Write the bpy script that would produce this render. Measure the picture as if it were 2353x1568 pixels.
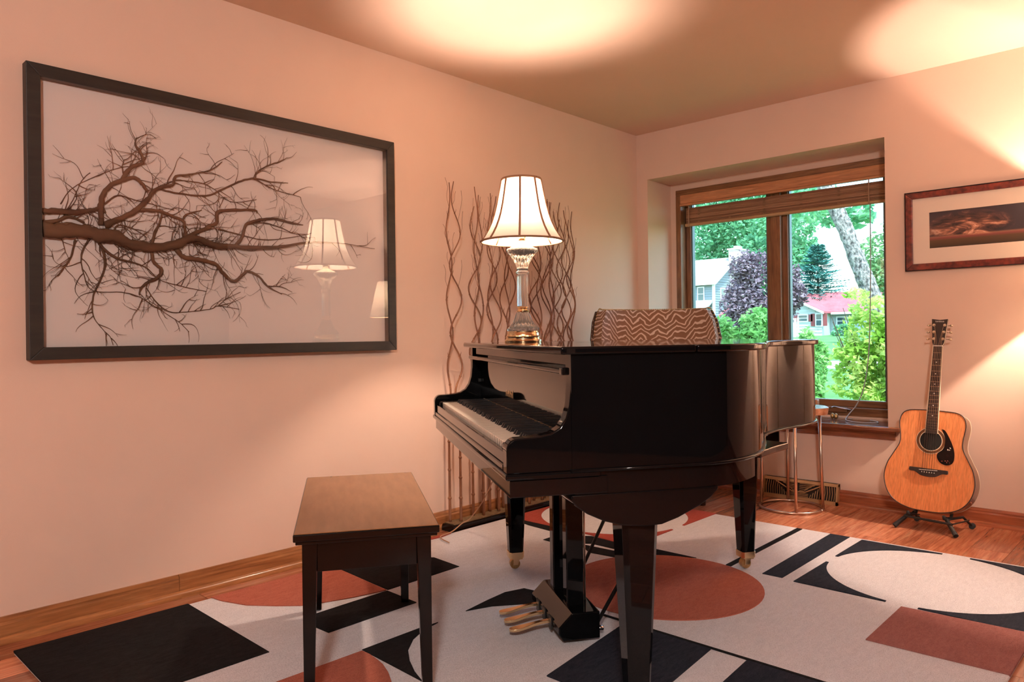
import bpy, bmesh, math, random
from mathutils import Vector, Matrix, Euler

for o in list(bpy.data.objects):
    bpy.data.objects.remove(o, do_unlink=True)
sc = bpy.context.scene
COL = sc.collection
R = math.radians
PI = math.pi

# ------------------------------------------------------------------ camera
FOC, SHY = 1708.6, -13.24                       # focal length / vertical shift in 2353x1568 pixels
cam_d = bpy.data.cameras.new('camera')
cam_d.sensor_fit = 'HORIZONTAL'
cam_d.sensor_width = 36.0
cam_d.lens = FOC / 2353 * 36.0
cam_d.shift_y = SHY / 2353
cam_d.clip_start, cam_d.clip_end = 0.05, 400
cam = bpy.data.objects.new('camera', cam_d)
COL.objects.link(cam)
yaw, roll = R(43.4), R(-0.749)
fw = Vector((-math.sin(yaw), math.cos(yaw), 0)); rt = Vector((math.cos(yaw), math.sin(yaw), 0)); up = Vector((0, 0, 1))
r2 = rt * math.cos(roll) + up * math.sin(roll); u2 = up * math.cos(roll) - rt * math.sin(roll)
mw = Matrix((r2, u2, -fw)).transposed().to_4x4()
mw.translation = Vector((3.003, -4.496, 1.022))
cam.matrix_world = mw
sc.camera = cam

# ------------------------------------------------------------------ world, sun, exposure
sc.view_settings.view_transform = 'Standard'
sc.view_settings.look = 'None'
sc.view_settings.exposure = 0.5
sc.view_settings.gamma = 1.0
sc.view_settings.use_curve_mapping = False
sc.cycles.caustics_refractive = False
sc.cycles.caustics_reflective = False
sc.cycles.max_bounces = 8
SUN_DIR = Vector((-.36, .32, -.87))                  # the way the sunlight travels
w = bpy.data.worlds.new('sky'); sc.world = w; w.use_nodes = True
nt = w.node_tree; nt.nodes.clear()
wo = nt.nodes.new('ShaderNodeOutputWorld'); bg = nt.nodes.new('ShaderNodeBackground'); sky = nt.nodes.new('ShaderNodeTexSky')
sky.sky_type = 'NISHITA'; sky.sun_disc = False; sky.sun_elevation = R(60); sky.sun_rotation = R(131)
sky.air_density = 1.0; sky.dust_density = 0.8; sky.ozone_density = 1.0
bg.inputs['Strength'].default_value = 0.85
nt.links.new(sky.outputs[0], bg.inputs['Color']); nt.links.new(bg.outputs[0], wo.inputs['Surface'])
sun_d = bpy.data.lights.new('sun', 'SUN'); sun_d.energy = 4.8; sun_d.angle = R(0.6); sun_d.color = (1, .96, .88)
sun = bpy.data.objects.new('sun', sun_d); COL.objects.link(sun); sun.rotation_euler = SUN_DIR.to_track_quat('-Z', 'Y').to_euler(); sun.location = (5, -20, 30)

WARM = (1.0, .755, .60)
P_TABLE, P_FLOOR, P_FILL = 54.0, 85.0, 245.0     # lamp powers (table lamp, floor lamp, added ceiling fill)

# ------------------------------------------------------------------ materials
MATS = {}
def _nodes(name):
    m = bpy.data.materials.new(name); m.use_nodes = True
    nt = m.node_tree
    return m, nt, nt.nodes['Principled BSDF']
def _coords(nt, scale=(1, 1, 1), kind='Object', rnd=False):
    tc = nt.nodes.new('ShaderNodeTexCoord'); mp = nt.nodes.new('ShaderNodeMapping')
    mp.inputs['Scale'].default_value = scale
    nt.links.new(tc.outputs[kind], mp.inputs['Vector'])
    if rnd:
        oi = nt.nodes.new('ShaderNodeObjectInfo'); mu = nt.nodes.new('ShaderNodeMath'); mu.operation = 'MULTIPLY'; mu.inputs[1].default_value = 37.0
        cb = nt.nodes.new('ShaderNodeCombineXYZ')
        nt.links.new(oi.outputs['Random'], mu.inputs[0])
        for i in range(3): nt.links.new(mu.outputs[0], cb.inputs[i])
        nt.links.new(cb.outputs[0], mp.inputs['Location'])
    return mp
def _noise(nt, mp, scale, detail=4, rough=.55, dist=0.0):
    n = nt.nodes.new('ShaderNodeTexNoise')
    n.inputs['Scale'].default_value = scale; n.inputs['Detail'].default_value = detail
    n.inputs['Roughness'].default_value = rough; n.inputs['Distortion'].default_value = dist
    nt.links.new(mp.outputs[0], n.inputs['Vector'])
    return n
def _ramp(nt, src, stops):
    r = nt.nodes.new('ShaderNodeValToRGB')
    el = r.color_ramp.elements
    while len(el) < len(stops): el.new(.5)
    for e, (p, c) in zip(el, stops): e.position = p; e.color = (*c, 1)
    nt.links.new(src, r.inputs['Fac'])
    return r
def _bump(nt, b, src, strength, dist=.01):
    bp = nt.nodes.new('ShaderNodeBump'); bp.inputs['Strength'].default_value = strength; bp.inputs['Distance'].default_value = dist
    nt.links.new(src, bp.inputs['Height']); nt.links.new(bp.outputs[0], b.inputs['Normal'])
def mat(name, col, rough=.5, metal=0.0, ior=None, coat=0.0, c2=None, nscale=20, nstretch=(1, 1, 1), bump=0.0, bscale=200, emit=None, estr=1.0, rnd=False, trans=0.0, bdist=.004, sheen=0.0):
    if name in MATS: return MATS[name]
    m, nt, b = _nodes(name)
    b.inputs['Base Color'].default_value = (*col, 1); b.inputs['Roughness'].default_value = rough; b.inputs['Metallic'].default_value = metal
    if ior: b.inputs['IOR'].default_value = ior
    if coat: b.inputs['Coat Weight'].default_value = coat; b.inputs['Coat Roughness'].default_value = .04
    if trans: b.inputs['Transmission Weight'].default_value = trans
    if sheen: b.inputs['Sheen Weight'].default_value = sheen
    if emit: b.inputs['Emission Color'].default_value = (*emit, 1); b.inputs['Emission Strength'].default_value = estr
    if c2 or bump:
        mp = _coords(nt, nstretch, rnd=rnd)
        if c2:
            n = _noise(nt, mp, nscale)
            r = _ramp(nt, n.outputs['Fac'], [(.35, col), (.68, c2)])
            nt.links.new(r.outputs[0], b.inputs['Base Color'])
        if bump:
            n2 = _noise(nt, mp, bscale, 3)
            _bump(nt, b, n2.outputs['Fac'], bump, bdist)
    MATS[name] = m
    return m
def wood(name, c1, c2, c3=None, axis='y', rough=.3, scale=1.0, rnd=True, coat=0.0, tint=.18):
    """long-grained timber: noise stretched along the axis, plus knots and an object-to-object tint"""
    if name in MATS: return MATS[name]
    m, nt, b = _nodes(name)
    s = {'x': (1.2, 16, 16), 'y': (16, 1.2, 16), 'z': (16, 16, 1.2)}[axis]
    mp = _coords(nt, tuple(v * scale for v in s), rnd=rnd)
    n = _noise(nt, mp, 1.6, 6, .6, 1.4)
    r = _ramp(nt, n.outputs['Fac'], [(.28, c2), (.5, c1), (.74, c3 or c1)])
    n2 = _noise(nt, mp, 9, 3, .5, .3)
    r2_ = _ramp(nt, n2.outputs['Fac'], [(.3, (.72, .72, .72)), (.6, (1, 1, 1))])
    mx = nt.nodes.new('ShaderNodeMix'); mx.data_type = 'RGBA'; mx.blend_type = 'MULTIPLY'; mx.inputs['Factor'].default_value = 1
    nt.links.new(r.outputs[0], mx.inputs['A']); nt.links.new(r2_.outputs[0], mx.inputs['B'])
    out = mx.outputs['Result']
    if rnd:
        oi = nt.nodes.new('ShaderNodeObjectInfo'); mr = nt.nodes.new('ShaderNodeMapRange')
        mr.inputs['To Min'].default_value = 1 - tint; mr.inputs['To Max'].default_value = 1 + tint
        nt.links.new(oi.outputs['Random'], mr.inputs['Value'])
        vm = nt.nodes.new('ShaderNodeVectorMath'); vm.operation = 'SCALE'
        nt.links.new(out, vm.inputs[0]); nt.links.new(mr.outputs[0], vm.inputs['Scale'])
        out = vm.outputs[0]
    nt.links.new(out, b.inputs['Base Color'])
    b.inputs['Roughness'].default_value = rough
    if coat: b.inputs['Coat Weight'].default_value = coat; b.inputs['Coat Roughness'].default_value = .12
    _bump(nt, b, n2.outputs['Fac'], .08, .002)
    MATS[name] = m
    return m
def pane_mat(name, tint=(1, 1, 1), ior=1.45, rough=0.0):
    """thin clear sheet: transparent with a Fresnel mirror on top"""
    if name in MATS: return MATS[name]
    m = bpy.data.materials.new(name); m.use_nodes = True; nt = m.node_tree; nt.nodes.clear()
    o = nt.nodes.new('ShaderNodeOutputMaterial'); mx = nt.nodes.new('ShaderNodeMixShader')
    t = nt.nodes.new('ShaderNodeBsdfTransparent'); t.inputs['Color'].default_value = (*tint, 1)
    g = nt.nodes.new('ShaderNodeBsdfGlossy'); g.inputs['Roughness'].default_value = rough
    ge = nt.nodes.new('ShaderNodeNewGeometry'); dp = nt.nodes.new('ShaderNodeVectorMath'); dp.operation = 'DOT_PRODUCT'
    nt.links.new(ge.outputs['Incoming'], dp.inputs[0]); nt.links.new(ge.outputs['Normal'], dp.inputs[1])
    def mm(op, a_, b_):
        q = nt.nodes.new('ShaderNodeMath'); q.operation = op
        for i_, v_ in enumerate((a_, b_)):
            if isinstance(v_, (int, float)): q.inputs[i_].default_value = v_
            else: nt.links.new(v_, q.inputs[i_])
        return q.outputs[0]
    f0 = ((ior - 1) / (ior + 1)) ** 2               # Schlick's form of Fresnel, the same from both sides of the sheet
    fr = mm('ADD', mm('MULTIPLY', mm('POWER', mm('SUBTRACT', 1.0, mm('ABSOLUTE', dp.outputs['Value'], 0.0)), 5.0), 1 - f0), f0)
    nt.links.new(fr, mx.inputs['Fac']); nt.links.new(t.outputs[0], mx.inputs[1]); nt.links.new(g.outputs[0], mx.inputs[2])
    nt.links.new(mx.outputs[0], o.inputs['Surface'])
    MATS[name] = m
    return m
def shade_mat(name, col, trans):
    """lamp-shade cloth: diffuse plus a share of light passed through"""
    m = bpy.data.materials.new(name); m.use_nodes = True; nt = m.node_tree; nt.nodes.clear()
    o = nt.nodes.new('ShaderNodeOutputMaterial'); mx = nt.nodes.new('ShaderNodeMixShader')
    d = nt.nodes.new('ShaderNodeBsdfDiffuse'); d.inputs['Color'].default_value = (.85, .8, .7, 1)
    t = nt.nodes.new('ShaderNodeBsdfTranslucent')
    mp = _coords(nt, (60, 60, 3)); n = _noise(nt, mp, 3, 3)
    r = _ramp(nt, n.outputs['Fac'], [(.3, tuple(c * .9 for c in col)), (.7, col)])
    nt.links.new(r.outputs[0], t.inputs['Color'])
    mx.inputs['Fac'].default_value = trans
    nt.links.new(d.outputs[0], mx.inputs[1]); nt.links.new(t.outputs[0], mx.inputs[2]); nt.links.new(mx.outputs[0], o.inputs['Surface'])
    MATS[name] = m
    return m
def leaf_mat(name, c1, c2, trans=.35):
    m = bpy.data.materials.new(name); m.use_nodes = True; nt = m.node_tree; nt.nodes.clear()
    o = nt.nodes.new('ShaderNodeOutputMaterial'); mx = nt.nodes.new('ShaderNodeMixShader'); mx.inputs['Fac'].default_value = trans
    d = nt.nodes.new('ShaderNodeBsdfDiffuse'); t = nt.nodes.new('ShaderNodeBsdfTranslucent')
    mp = _coords(nt); n = nt.nodes.new('ShaderNodeTexWhiteNoise'); n.noise_dimensions = '3D'
    sn = nt.nodes.new('ShaderNodeVectorMath'); sn.operation = 'SNAP'; sn.inputs[1].default_value = (.12, .12, .12)
    nt.links.new(mp.outputs[0], sn.inputs[0]); nt.links.new(sn.outputs[0], n.inputs['Vector'])
    r = _ramp(nt, n.outputs['Value'], [(.1, c1), (.9, c2)])
    nt.links.new(r.outputs[0], d.inputs['Color']); nt.links.new(r.outputs[0], t.inputs['Color'])
    nt.links.new(d.outputs[0], mx.inputs[1]); nt.links.new(t.outputs[0], mx.inputs[2]); nt.links.new(mx.outputs[0], o.inputs['Surface'])
    MATS[name] = m
    return m

WALLC = (.79, .565, .437)
mat('wall_paint', WALLC, .85, c2=(.81, .582, .453), nscale=3, bump=.12, bscale=420)
mat('ceiling_paint', (.75, .55, .44), .9, c2=(.77, .565, .455), nscale=2, bump=.15, bscale=300)
wood('floor_wood', (.56, .20, .10), (.34, .09, .04), (.70, .33, .18), 'y', .22, 1.0, True, .25, .36)
wood('base_wood', (.40, .16, .055), (.22, .075, .022), (.50, .23, .09), 'y', .3, .8, True, .2, .1)
wood('base_wood_x', (.36, .10, .04), (.20, .05, .018), (.45, .15, .06), 'x', .3, .8, True, .2, .1)
wood('window_wood', (.27, .115, .045), (.13, .045, .016), (.36, .17, .07), 'x', .35, 1.2, False, .2)
wood('window_wood_z', (.27, .115, .045), (.13, .045, .016), (.36, .17, .07), 'z', .35, 1.2, False, .2)
wood('valance_wood', (.66, .29, .13), (.50, .19, .08), (.74, .37, .19), 'x', .4, 1.0, False)
wood('sill_wood', (.27, .085, .035), (.13, .035, .014), (.38, .14, .06), 'x', .15, 1.0, False, .8)
mat('bamboo', (.50, .27, .15), .6, c2=(.24, .11, .05), nscale=2, nstretch=(3, 60, 160))
mat('bamboo_light', (.55, .33, .17), .5, c2=(.46, .26, .13), nscale=2, nstretch=(2, 20, 60))
mat('lacquer', (.0035, .0035, .004), .035, ior=1.31, coat=.0)
mat('lacquer_satin', (.007, .0055, .005), .16, ior=1.75)
mat('ivory', (.80, .73, .60), .22)
mat('ebony', (.012, .011, .011), .28)
mat('brass', (.88, .66, .38), .2, 1.0)
mat('brass_old', (.62, .40, .18), .35, 1.0, c2=(.45, .27, .11), nscale=60)
mat('rosegold', (.66, .50, .40), .28, 1.0)
mat('chrome', (.8, .8, .8), .15, 1.0)
mat('black_metal', (.014, .013, .012), .4)
mat('black_rubber', (.02, .02, .02), .8)
mat('frame_black', (.016, .0115, .008), .5, c2=(.028, .021, .014), nscale=3, nstretch=(20, 2, 20), bump=.1, bscale=60)
mat('mat_board', (.90, .80, .74), .9)
mat('root_bark', (.085, .038, .018), .75, c2=(.24, .115, .055), nscale=9, nstretch=(1, .4, 1), bump=.5, bscale=60)
mat('cord_white', (.42, .37, .32), .5)
mat('cord_tan', (.45, .25, .14), .5)
mat('willow', (.31, .13, .06), .6, c2=(.17, .065, .03), nscale=8, bump=.3, bscale=80)
mat('willow_base', (.50, .24, .11), .5, c2=(.36, .14, .06), nscale=14)
pane_mat('picture_glass', (1, 1, 1), 1.8)
pane_mat('window_glass', (.90, .99, .97), 1.35)
m_, nt_, b_ = _nodes('lamp_glass'); MATS['lamp_glass'] = m_
b_.inputs['Base Color'].default_value = (1, .96, .90, 1); b_.inputs['Roughness'].default_value = .03; b_.inputs['IOR'].default_value = 1.5; b_.inputs['Transmission Weight'].default_value = .85
shade_mat('shade_cloth', (1.0, .85, .69), .060)
shade_mat('floor_shade_cloth', (1.0, .82, .60), .045)
mat('shade_trim', (.30, .15, .075), .7)
mat('bulb_glow', (1, .9, .75), .5, emit=(1, .82, .58), estr=6)

# ------------------------------------------------------------------ geometry helpers
ORIGIN = {}
def thing(name, label=None, cat=None, loc=(0, 0, 0), rot=(0, 0, 0), group=None, kind=None, world=False):
    """Empty at a thing's base; with world=True its parts are given in world coordinates"""
    o = bpy.data.objects.new(name, None); COL.objects.link(o)
    o.empty_display_size = .05
    o.location = loc; o.rotation_euler = rot
    ORIGIN[o.name] = Vector(loc) if world else Vector((0, 0, 0))
    tag(o, label, cat, group, kind)
    return o
def tag(o, label=None, cat=None, group=None, kind=None):
    if label: o['label'] = label
    if cat: o['category'] = cat
    if group: o['group'] = group
    if kind: o['kind'] = kind
    return o
def add(name, me, parent=None):
    o = bpy.data.objects.new(name, me); COL.objects.link(o)
    if parent: o.parent = parent
    return o
class MB:
    def __init__(s): s.v = []; s.f = []; s.mi = []; s.cur = 0
    def quad(s, *p):
        i = len(s.v); s.v += [tuple(q) for q in p]; s._f(range(i, i + len(p))); return s
    def _f(s, idx): s.f.append(tuple(idx)); s.mi.append(s.cur)
    def box(s, x0, x1, y0, y1, z0, z1):
        i = len(s.v)
        s.v += [(x, y, z) for z in (z0, z1) for x, y in ((x0, y0), (x1, y0), (x1, y1), (x0, y1))]
        for q in ((0, 3, 2, 1), (4, 5, 6, 7), (0, 1, 5, 4), (1, 2, 6, 5), (2, 3, 7, 6), (3, 0, 4, 7)): s._f(i + k for k in q)
        return s
    def hexa(s, bot, top):
        """solid between two n-gons with the same number of points"""
        n = len(bot); i = len(s.v); s.v += [tuple(p) for p in bot] + [tuple(p) for p in top]
        s._f(reversed(range(i, i + n))); s._f(range(i + n, i + 2 * n))
        for k in range(n): s._f((i + k, i + (k + 1) % n, i + n + (k + 1) % n, i + n + k))
        return s
    def prism(s, poly, a, b, axis='z'):
        """extrude a 2-D outline (counter-clockwise) along an axis"""
        area = sum(p[0] * q[1] - q[0] * p[1] for p, q in zip(poly, poly[1:] + poly[:1]))
        if area < 0: poly = poly[::-1]
        if axis == 'y': a, b = b, a
        mk = {'z': lambda p, t: (p[0], p[1], t), 'y': lambda p, t: (p[0], t, p[1]), 'x': lambda p, t: (t, p[0], p[1])}[axis]
        return s.hexa([mk(p, a) for p in poly], [mk(p, b) for p in poly])
    def lathe(s, prof, n=32, c=(0, 0, 0), flute=0.0, nf=0, cap=True):
        """spin (radius, z) pairs about a vertical axis; flute ripples the radius"""
        i = len(s.v)
        for r, z in prof:
            for k in range(n):
                a = 2 * PI * k / n
                rr = r * (1 + (flute * math.cos(nf * a) if nf else 0))
                s.v.append((c[0] + rr * math.cos(a), c[1] + rr * math.sin(a), c[2] + z))
        for j in range(len(prof) - 1):
            for k in range(n):
                s._f((i + j * n + k, i + j * n + (k + 1) % n, i + (j + 1) * n + (k + 1) % n, i + (j + 1) * n + k))
        if cap:
            s._f(reversed(range(i, i + n))); e = i + (len(prof) - 1) * n; s._f(range(e, e + n))
        return s
    def tube(s, pts, r, n=6, cap=True):
        """sweep a circle along points; r is a number or one radius for each point"""
        pts = [Vector(p) for p in pts]
        rs = r if isinstance(r, (list, tuple)) else [r] * len(pts)
        t0 = (pts[1] - pts[0]).normalized()
        ref = Vector((0, 0, 1)) if abs(t0.z) < .9 else Vector((1, 0, 0))
        nx = t0.cross(ref).normalized()
        i = len(s.v)
        for k, p in enumerate(pts):
            t = (pts[min(k + 1, len(pts) - 1)] - pts[max(k - 1, 0)])
            t = t.normalized() if t.length > 1e-9 else t0
            nx = (nx - t * nx.dot(t))
            nx = nx.normalized() if nx.length > 1e-6 else t.orthogonal().normalized()
            ny = t.cross(nx)
            for q in range(n):
                a = 2 * PI * q / n
                s.v.append(tuple(p + nx * (rs[k] * math.cos(a)) + ny * (rs[k] * math.sin(a))))
        for k in range(len(pts) - 1):
            for q in range(n):
                s._f((i + k * n + q, i + k * n + (q + 1) % n, i + (k + 1) * n + (q + 1) % n, i + (k + 1) * n + q))
        if cap:
            s._f(reversed(range(i, i + n))); e = i + (len(pts) - 1) * n; s._f(range(e, e + n))
        return s
    def ball(s, c, r, n=8, sz=1.0):
        pr = [(max(1e-4, r * math.sin(PI * k / n)), -r * sz * math.cos(PI * k / n)) for k in range(n + 1)]
        return s.lathe(pr, n * 2 if n < 8 else 14, c)
    def build(s, name, m, parent=None, smooth=False, bevel=0.0, seg=2, auto=None):
        off = Vector((0, 0, 0))
        root = parent
        while root is not None and root.parent is not None: root = root.parent
        if root is not None: off = ORIGIN.get(root.name, off)
        me = bpy.data.meshes.new(name)
        vs = [(x - off.x, y - off.y, z - off.z) for x, y, z in s.v] if off.length else s.v
        me.from_pydata(vs, [], s.f)
        ms = m if isinstance(m, (list, tuple)) else [m]
        for k in ms: me.materials.append(MATS[k])
        if len(ms) > 1: me.polygons.foreach_set('material_index', s.mi)
        if smooth: me.polygons.foreach_set('use_smooth', [True] * len(me.polygons))
        me.update()
        if auto is not None: me.set_sharp_from_angle(angle=R(auto))
        o = add(name, me, parent)
        if bevel:
            b = o.modifiers.new('bevel', 'BEVEL'); b.width = bevel; b.segments = seg; b.limit_method = 'ANGLE'; b.angle_limit = R(40)
            b.harden_normals = False
        return o
def box(name, m, parent, x0, x1, y0, y1, z0, z1, bevel=0.0, seg=2):
    return MB().box(x0, x1, y0, y1, z0, z1).build(name, m, parent, bevel=bevel, seg=seg)
def struct(o): o['kind'] = 'structure'; return o
def smoothpath(pts, n=6):
    """Catmull-Rom through points of any dimension"""
    out = []
    P = [tuple(p) for p in pts]; P = [P[0]] + P + [P[-1]]
    for i in range(1, len(P) - 2):
        for k in range(n):
            t = k / n
            out.append(tuple(.5 * ((2 * b) + (-a + c) * t + (2 * a - 5 * b + 4 * c - d) * t * t + (-a + 3 * b - 3 * c + d) * t ** 3)
                             for a, b, c, d in zip(P[i - 1], P[i], P[i + 1], P[i + 2])))
    out.append(P[-2])
    return out
def arc(cx, cy, r, a0, a1, n=16): return [(cx + r * math.cos(R(a0 + (a1 - a0) * k / n)), cy + r * math.sin(R(a0 + (a1 - a0) * k / n))) for k in range(n + 1)]

# ================================================================== the room
XR, YB, HC = 6.4, -7.6, 2.44
WX0, WX1, WZ0, WZ1 = .09, 1.659, .455, 2.112          # drywall recess
FX0, FX1, FZ0, FZ1 = .135, 1.62, .49, 2.065           # timber window frame
floor = struct(MB().box(-.2, XR + .2, YB - .2, .5, -.16, -.012).build('floor', 'floor_wood'))
wl = struct(MB().box(-.16, 0, YB - .2, .46, -.16, HC + .15).build('wall_left', 'wall_paint'))
m = MB()
m.box(0, WX0, 0, .31, -.1, HC + .15); m.box(WX1, XR + .2, 0, .31, -.1, HC + .15)
m.box(WX0, WX1, 0, .31, WZ1, HC + .15); m.box(WX0, WX1, 0, .31, -.1, WZ0)
m.box(0, FX0, .31, .45, -.1, HC + .15); m.box(FX1, XR + .2, .31, .45, -.1, HC + .15)
m.box(FX0, FX1, .31, .45, FZ1, HC + .15); m.box(FX0, FX1, .31, .45, -.1, FZ0)
struct(m.build('wall_far', 'wall_paint'))
wood('dark_reflect_panel', (.045, .022, .012), (.022, .010, .006), None, 'z', .5, .5, False)  # unseen walls, coloured dark so the piano side reflects near black
struct(MB().box(XR, XR + .2, YB, 0, -.1, HC + .15).build('wall_right', 'dark_reflect_panel'))
struct(MB().box(0, XR, YB - .2, YB, -.1, HC + .15).build('wall_rear', 'dark_reflect_panel'))
struct(MB().box(-.16, XR + .2, YB - .2, .46, HC, HC + .22).build('ceiling', 'ceiling_paint'))

# floor planks, laid along the picture wall
random.seed(4)
PW = .1535
plank_meshes = {}
def plank_mesh(L):
    L = round(L, 1)
    if L not in plank_meshes:
        me = bpy.data.meshes.new('plank'); bm = bmesh.new()
        bmesh.ops.create_cube(bm, size=1)
        for v in bm.verts: v.co = Vector((v.co.x * (PW - .0016), v.co.y * (L - .0016), v.co.z * .011 - .0055))
        bmesh.ops.bevel(bm, geom=[e for e in bm.edges if (e.verts[0].co.z + e.verts[1].co.z) > -.002], offset=.0012, segments=1, affect='EDGES')
        bm.to_mesh(me); bm.free(); me.materials.append(MATS['floor_wood']); plank_meshes[L] = me
    return plank_meshes[L], L
RX0, RX1, RY0, RY1 = .15, 2.56, -3.86, -.72            # rug
for c in range(24):
    x = 1.7 + (c - 11) * PW - PW / 2
    if x + PW / 2 < .0: continue
    y = 0.0
    while y > -5.0:
        L = random.choice((.5, .6, .7, .8, .9, 1.1))
        me, L = plank_mesh(L)
        yc = y - L / 2
        under = x - PW / 2 > RX0 + .02 and x + PW / 2 < RX1 - .02 and yc - L / 2 > RY0 + .02 and yc + L / 2 < RY1 - .02
        if not under:
            o = add('plank', me, floor); o.location = (x, yc, 0)
        y -= L

def baseboard(name, along, a0, a1, matname, seam=None):
    b = thing(name, kind='structure', world=True)
    prof = [(0, .0), (.014, 0), (.014, .062), (.011, .070), (.011, .076), (.007, .089), (0, .089)]
    shoe = [(.014, 0), (.032, 0), (.031, .012), (.026, .020), (.019, .024), (.014, .025)]
    cuts = [a0] + (seam or []) + [a1]
    for s0, s1 in zip(cuts, cuts[1:]):
        if along == 'y':
            MB().prism(prof, s0 + .0008, s1 - .0008, 'y').build('board', matname, b)
            MB().prism(shoe, s0, s1, 'y').build('shoe_molding', matname, b, smooth=True, auto=50)
        else:
            MB().prism([(-p, z) for p, z in prof], s0, s1, 'x').build('board', matname, b)
            MB().prism([(-p, z) for p, z in shoe], s0, s1, 'x').build('shoe_molding', matname, b, smooth=True, auto=50)
    return b
baseboard('baseboard_left', 'y', YB, 0, 'base_wood', [-5.2, -3.27])
baseboard('baseboard_far', 'x', 0, .94, 'base_wood_x')
baseboard('baseboard_far.001', 'x', 1.39, XR, 'base_wood_x', [3.6])

# ------------------------------------------------------------------ window
win = thing('window_1', 'two-pane timber casement window set in a deep drywall recess', None, (.88, .31, .48), kind='structure', world=True)
box('head_casing', 'window_wood', win, FX0, FX1, .302, .43, FZ1 - .04, FZ1, .003)
box('jamb', 'window_wood_z', win, FX0, FX0 + .04, .302, .43, FZ0, FZ1 - .04, .003)
box('jamb', 'window_wood_z', win, FX1 - .04, FX1, .302, .43, FZ0, FZ1 - .04, .003)
box('bottom_frame', 'window_wood', win, FX0 + .04, FX1 - .04, .32, .43, FZ0, FZ0 + .052, .003)
box('mullion', 'window_wood_z', win, .832, .902, .345, .43, FZ0 + .05, FZ1 - .04, .003)
def sash(x0, x1):
    s = box('sash', 'window_wood', win, x0, x1, .375, .425, FZ0 + .052, FZ0 + .094, .003)
    box('top_rail', 'window_wood', s, x0, x1, .375, .425, FZ1 - .082, FZ1 - .04, .003)
    for a, b in ((x0, x0 + .038), (x1 - .038, x1)): box('stile', 'window_wood_z', s, a, b, .375, .425, FZ0 + .094, FZ1 - .082, .003)
    MATS.get('gasket') or mat('gasket', (.09, .17, .19), .4)
    for a, b in ((x0 + .038, x0 + .046), (x1 - .046, x1 - .038)): box('gasket', 'gasket', s, a, b, .385, .42, FZ0 + .094, FZ1 - .082)
    box('pane', 'window_glass', s, x0 + .04, x1 - .04, .400, .404, FZ0 + .094, FZ1 - .082)
    return s
sash(FX0 + .042, .832)
rs = sash(.902, FX1 - .042)
# crank operator and latch on the bottom frame
op = box('operator', 'window_wood', win, 1.19, 1.33, .302, .325, .512, .545, .004)
MB().tube([(1.23, .296, .535), (1.26, .285, .548), (1.30, .283, .540), (1.36, .290, .532)], .004, 6).build('crank', 'chrome', op, smooth=True)
box('lock_cover', 'valance_wood', win, 1.08, 1.155, .285, .32, .53, .585, .004)
sill = thing('window_1_sill', kind='structure', world=True, loc=(.88, 0, .48)); sill.name = 'trim_1'
ORIGIN['trim_1'] = Vector((.88, 0, .48))
MB().prism([(WX0, .31), (WX0, 0), (.02, 0), (.02, -.045), (1.735, -.045), (1.735, 0), (WX1, 0), (WX1, .31)], .455, .48).build('sill_board', 'sill_wood', sill, bevel=.008, seg=3)
MB().prism([(0, .407), (-.018, .407), (-.018, .43), (-.012, .44), (-.024, .455), (0, .455)], .06, 1.70, 'x').build('apron', 'sill_wood', sill)

# ------------------------------------------------------------------ bamboo shade
sh = thing('bamboo_shade', 'woven brown bamboo window shade pulled up under a wooden valance', 'window shade', (.88, .29, 1.93), world=True)
v = MB().prism([(.318, 2.024), (.296, 2.024), (.292, 2.0), (.296, 1.965), (.288, 1.955), (.288, 1.945), (.318, 1.945)], FX0 + .043, FX1 - .043, 'x').build('valance', 'valance_wood', sh)
random.seed(11)
m = MB()
for k in range(13):
    z = 1.820 + k * .0086; d = .330 + random.uniform(-.0025, .0025); h = .0072 + random.uniform(-.0008, .0006)
    m.cur = k % 2 if random.random() < .8 else 1 - k % 2
    m.hexa([(FX0 + .072, d - .002, z), (FX1 - .046, d - .002, z), (FX1 - .046, d + .003, z), (FX0 + .072, d + .003, z)], [(FX0 + .072, d - .0045, z + h), (FX1 - .046, d - .0045, z + h), (FX1 - .046, d + .003, z + h), (FX0 + .072, d + .003, z + h)])
mat('bamboo_dark', (.33, .16, .08), .6, c2=(.22, .10, .05), nscale=2, nstretch=(3, 60, 160))
slt = m.build('slats', ['bamboo', 'bamboo_dark'], sh)
m = MB()
for k in range(8):
    d = .345 + k * .004
    m.box(FX0 + .074, FX1 - .048, d, d + .0028, 1.818 + k * .001, 1.928)
tag(m.build('folded_slats', 'bamboo', sh), kind='stuff')
slt['kind'] = 'stuff'
MB().tube([(FX0 + .065, .333, 1.808), (FX1 - .045, .333, 1.808)], .0125, 10).build('bottom_rail', 'bamboo_light', sh, smooth=True, auto=50)
for x in (.31, .55, .80, 1.05, 1.29, 1.45):
    m = MB()
    pts = []
    for k in range(22): pts.append((x + (.008 if k % 2 else -.008), .3265, 1.823 + k * .0051))
    m.tube(pts, .0016, 4); m.tube([(2 * x - p[0], p[1] - .001, p[2]) for p in pts], .0016, 4)
    m.build('weave_thread', 'bamboo_light', slt)
for x in (.232, 1.47):
    MB().tube([(x, .322, 1.945), (x, .319, 1.87), (x, .3195, 1.795)], .0035, 6).build('lift_cord', 'cord_tan', sh)
MB().tube(smoothpath([(1.478, .318, 1.80), (1.474, .318, 1.3), (1.462, .31, .9), (1.435, .30, .68), (1.40, .275, .57), (1.375, .23, .52), (1.37, .17, .49), (1.40, .11, .4845), (1.47, .06, .4845), (1.53, .06, .4845), (1.57, .10, .4845), (1.55, .16, .4845), (1.50, .20, .485)], 6), .0032, 6).build('pull_cord', 'cord_white', sh, smooth=True)
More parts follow.
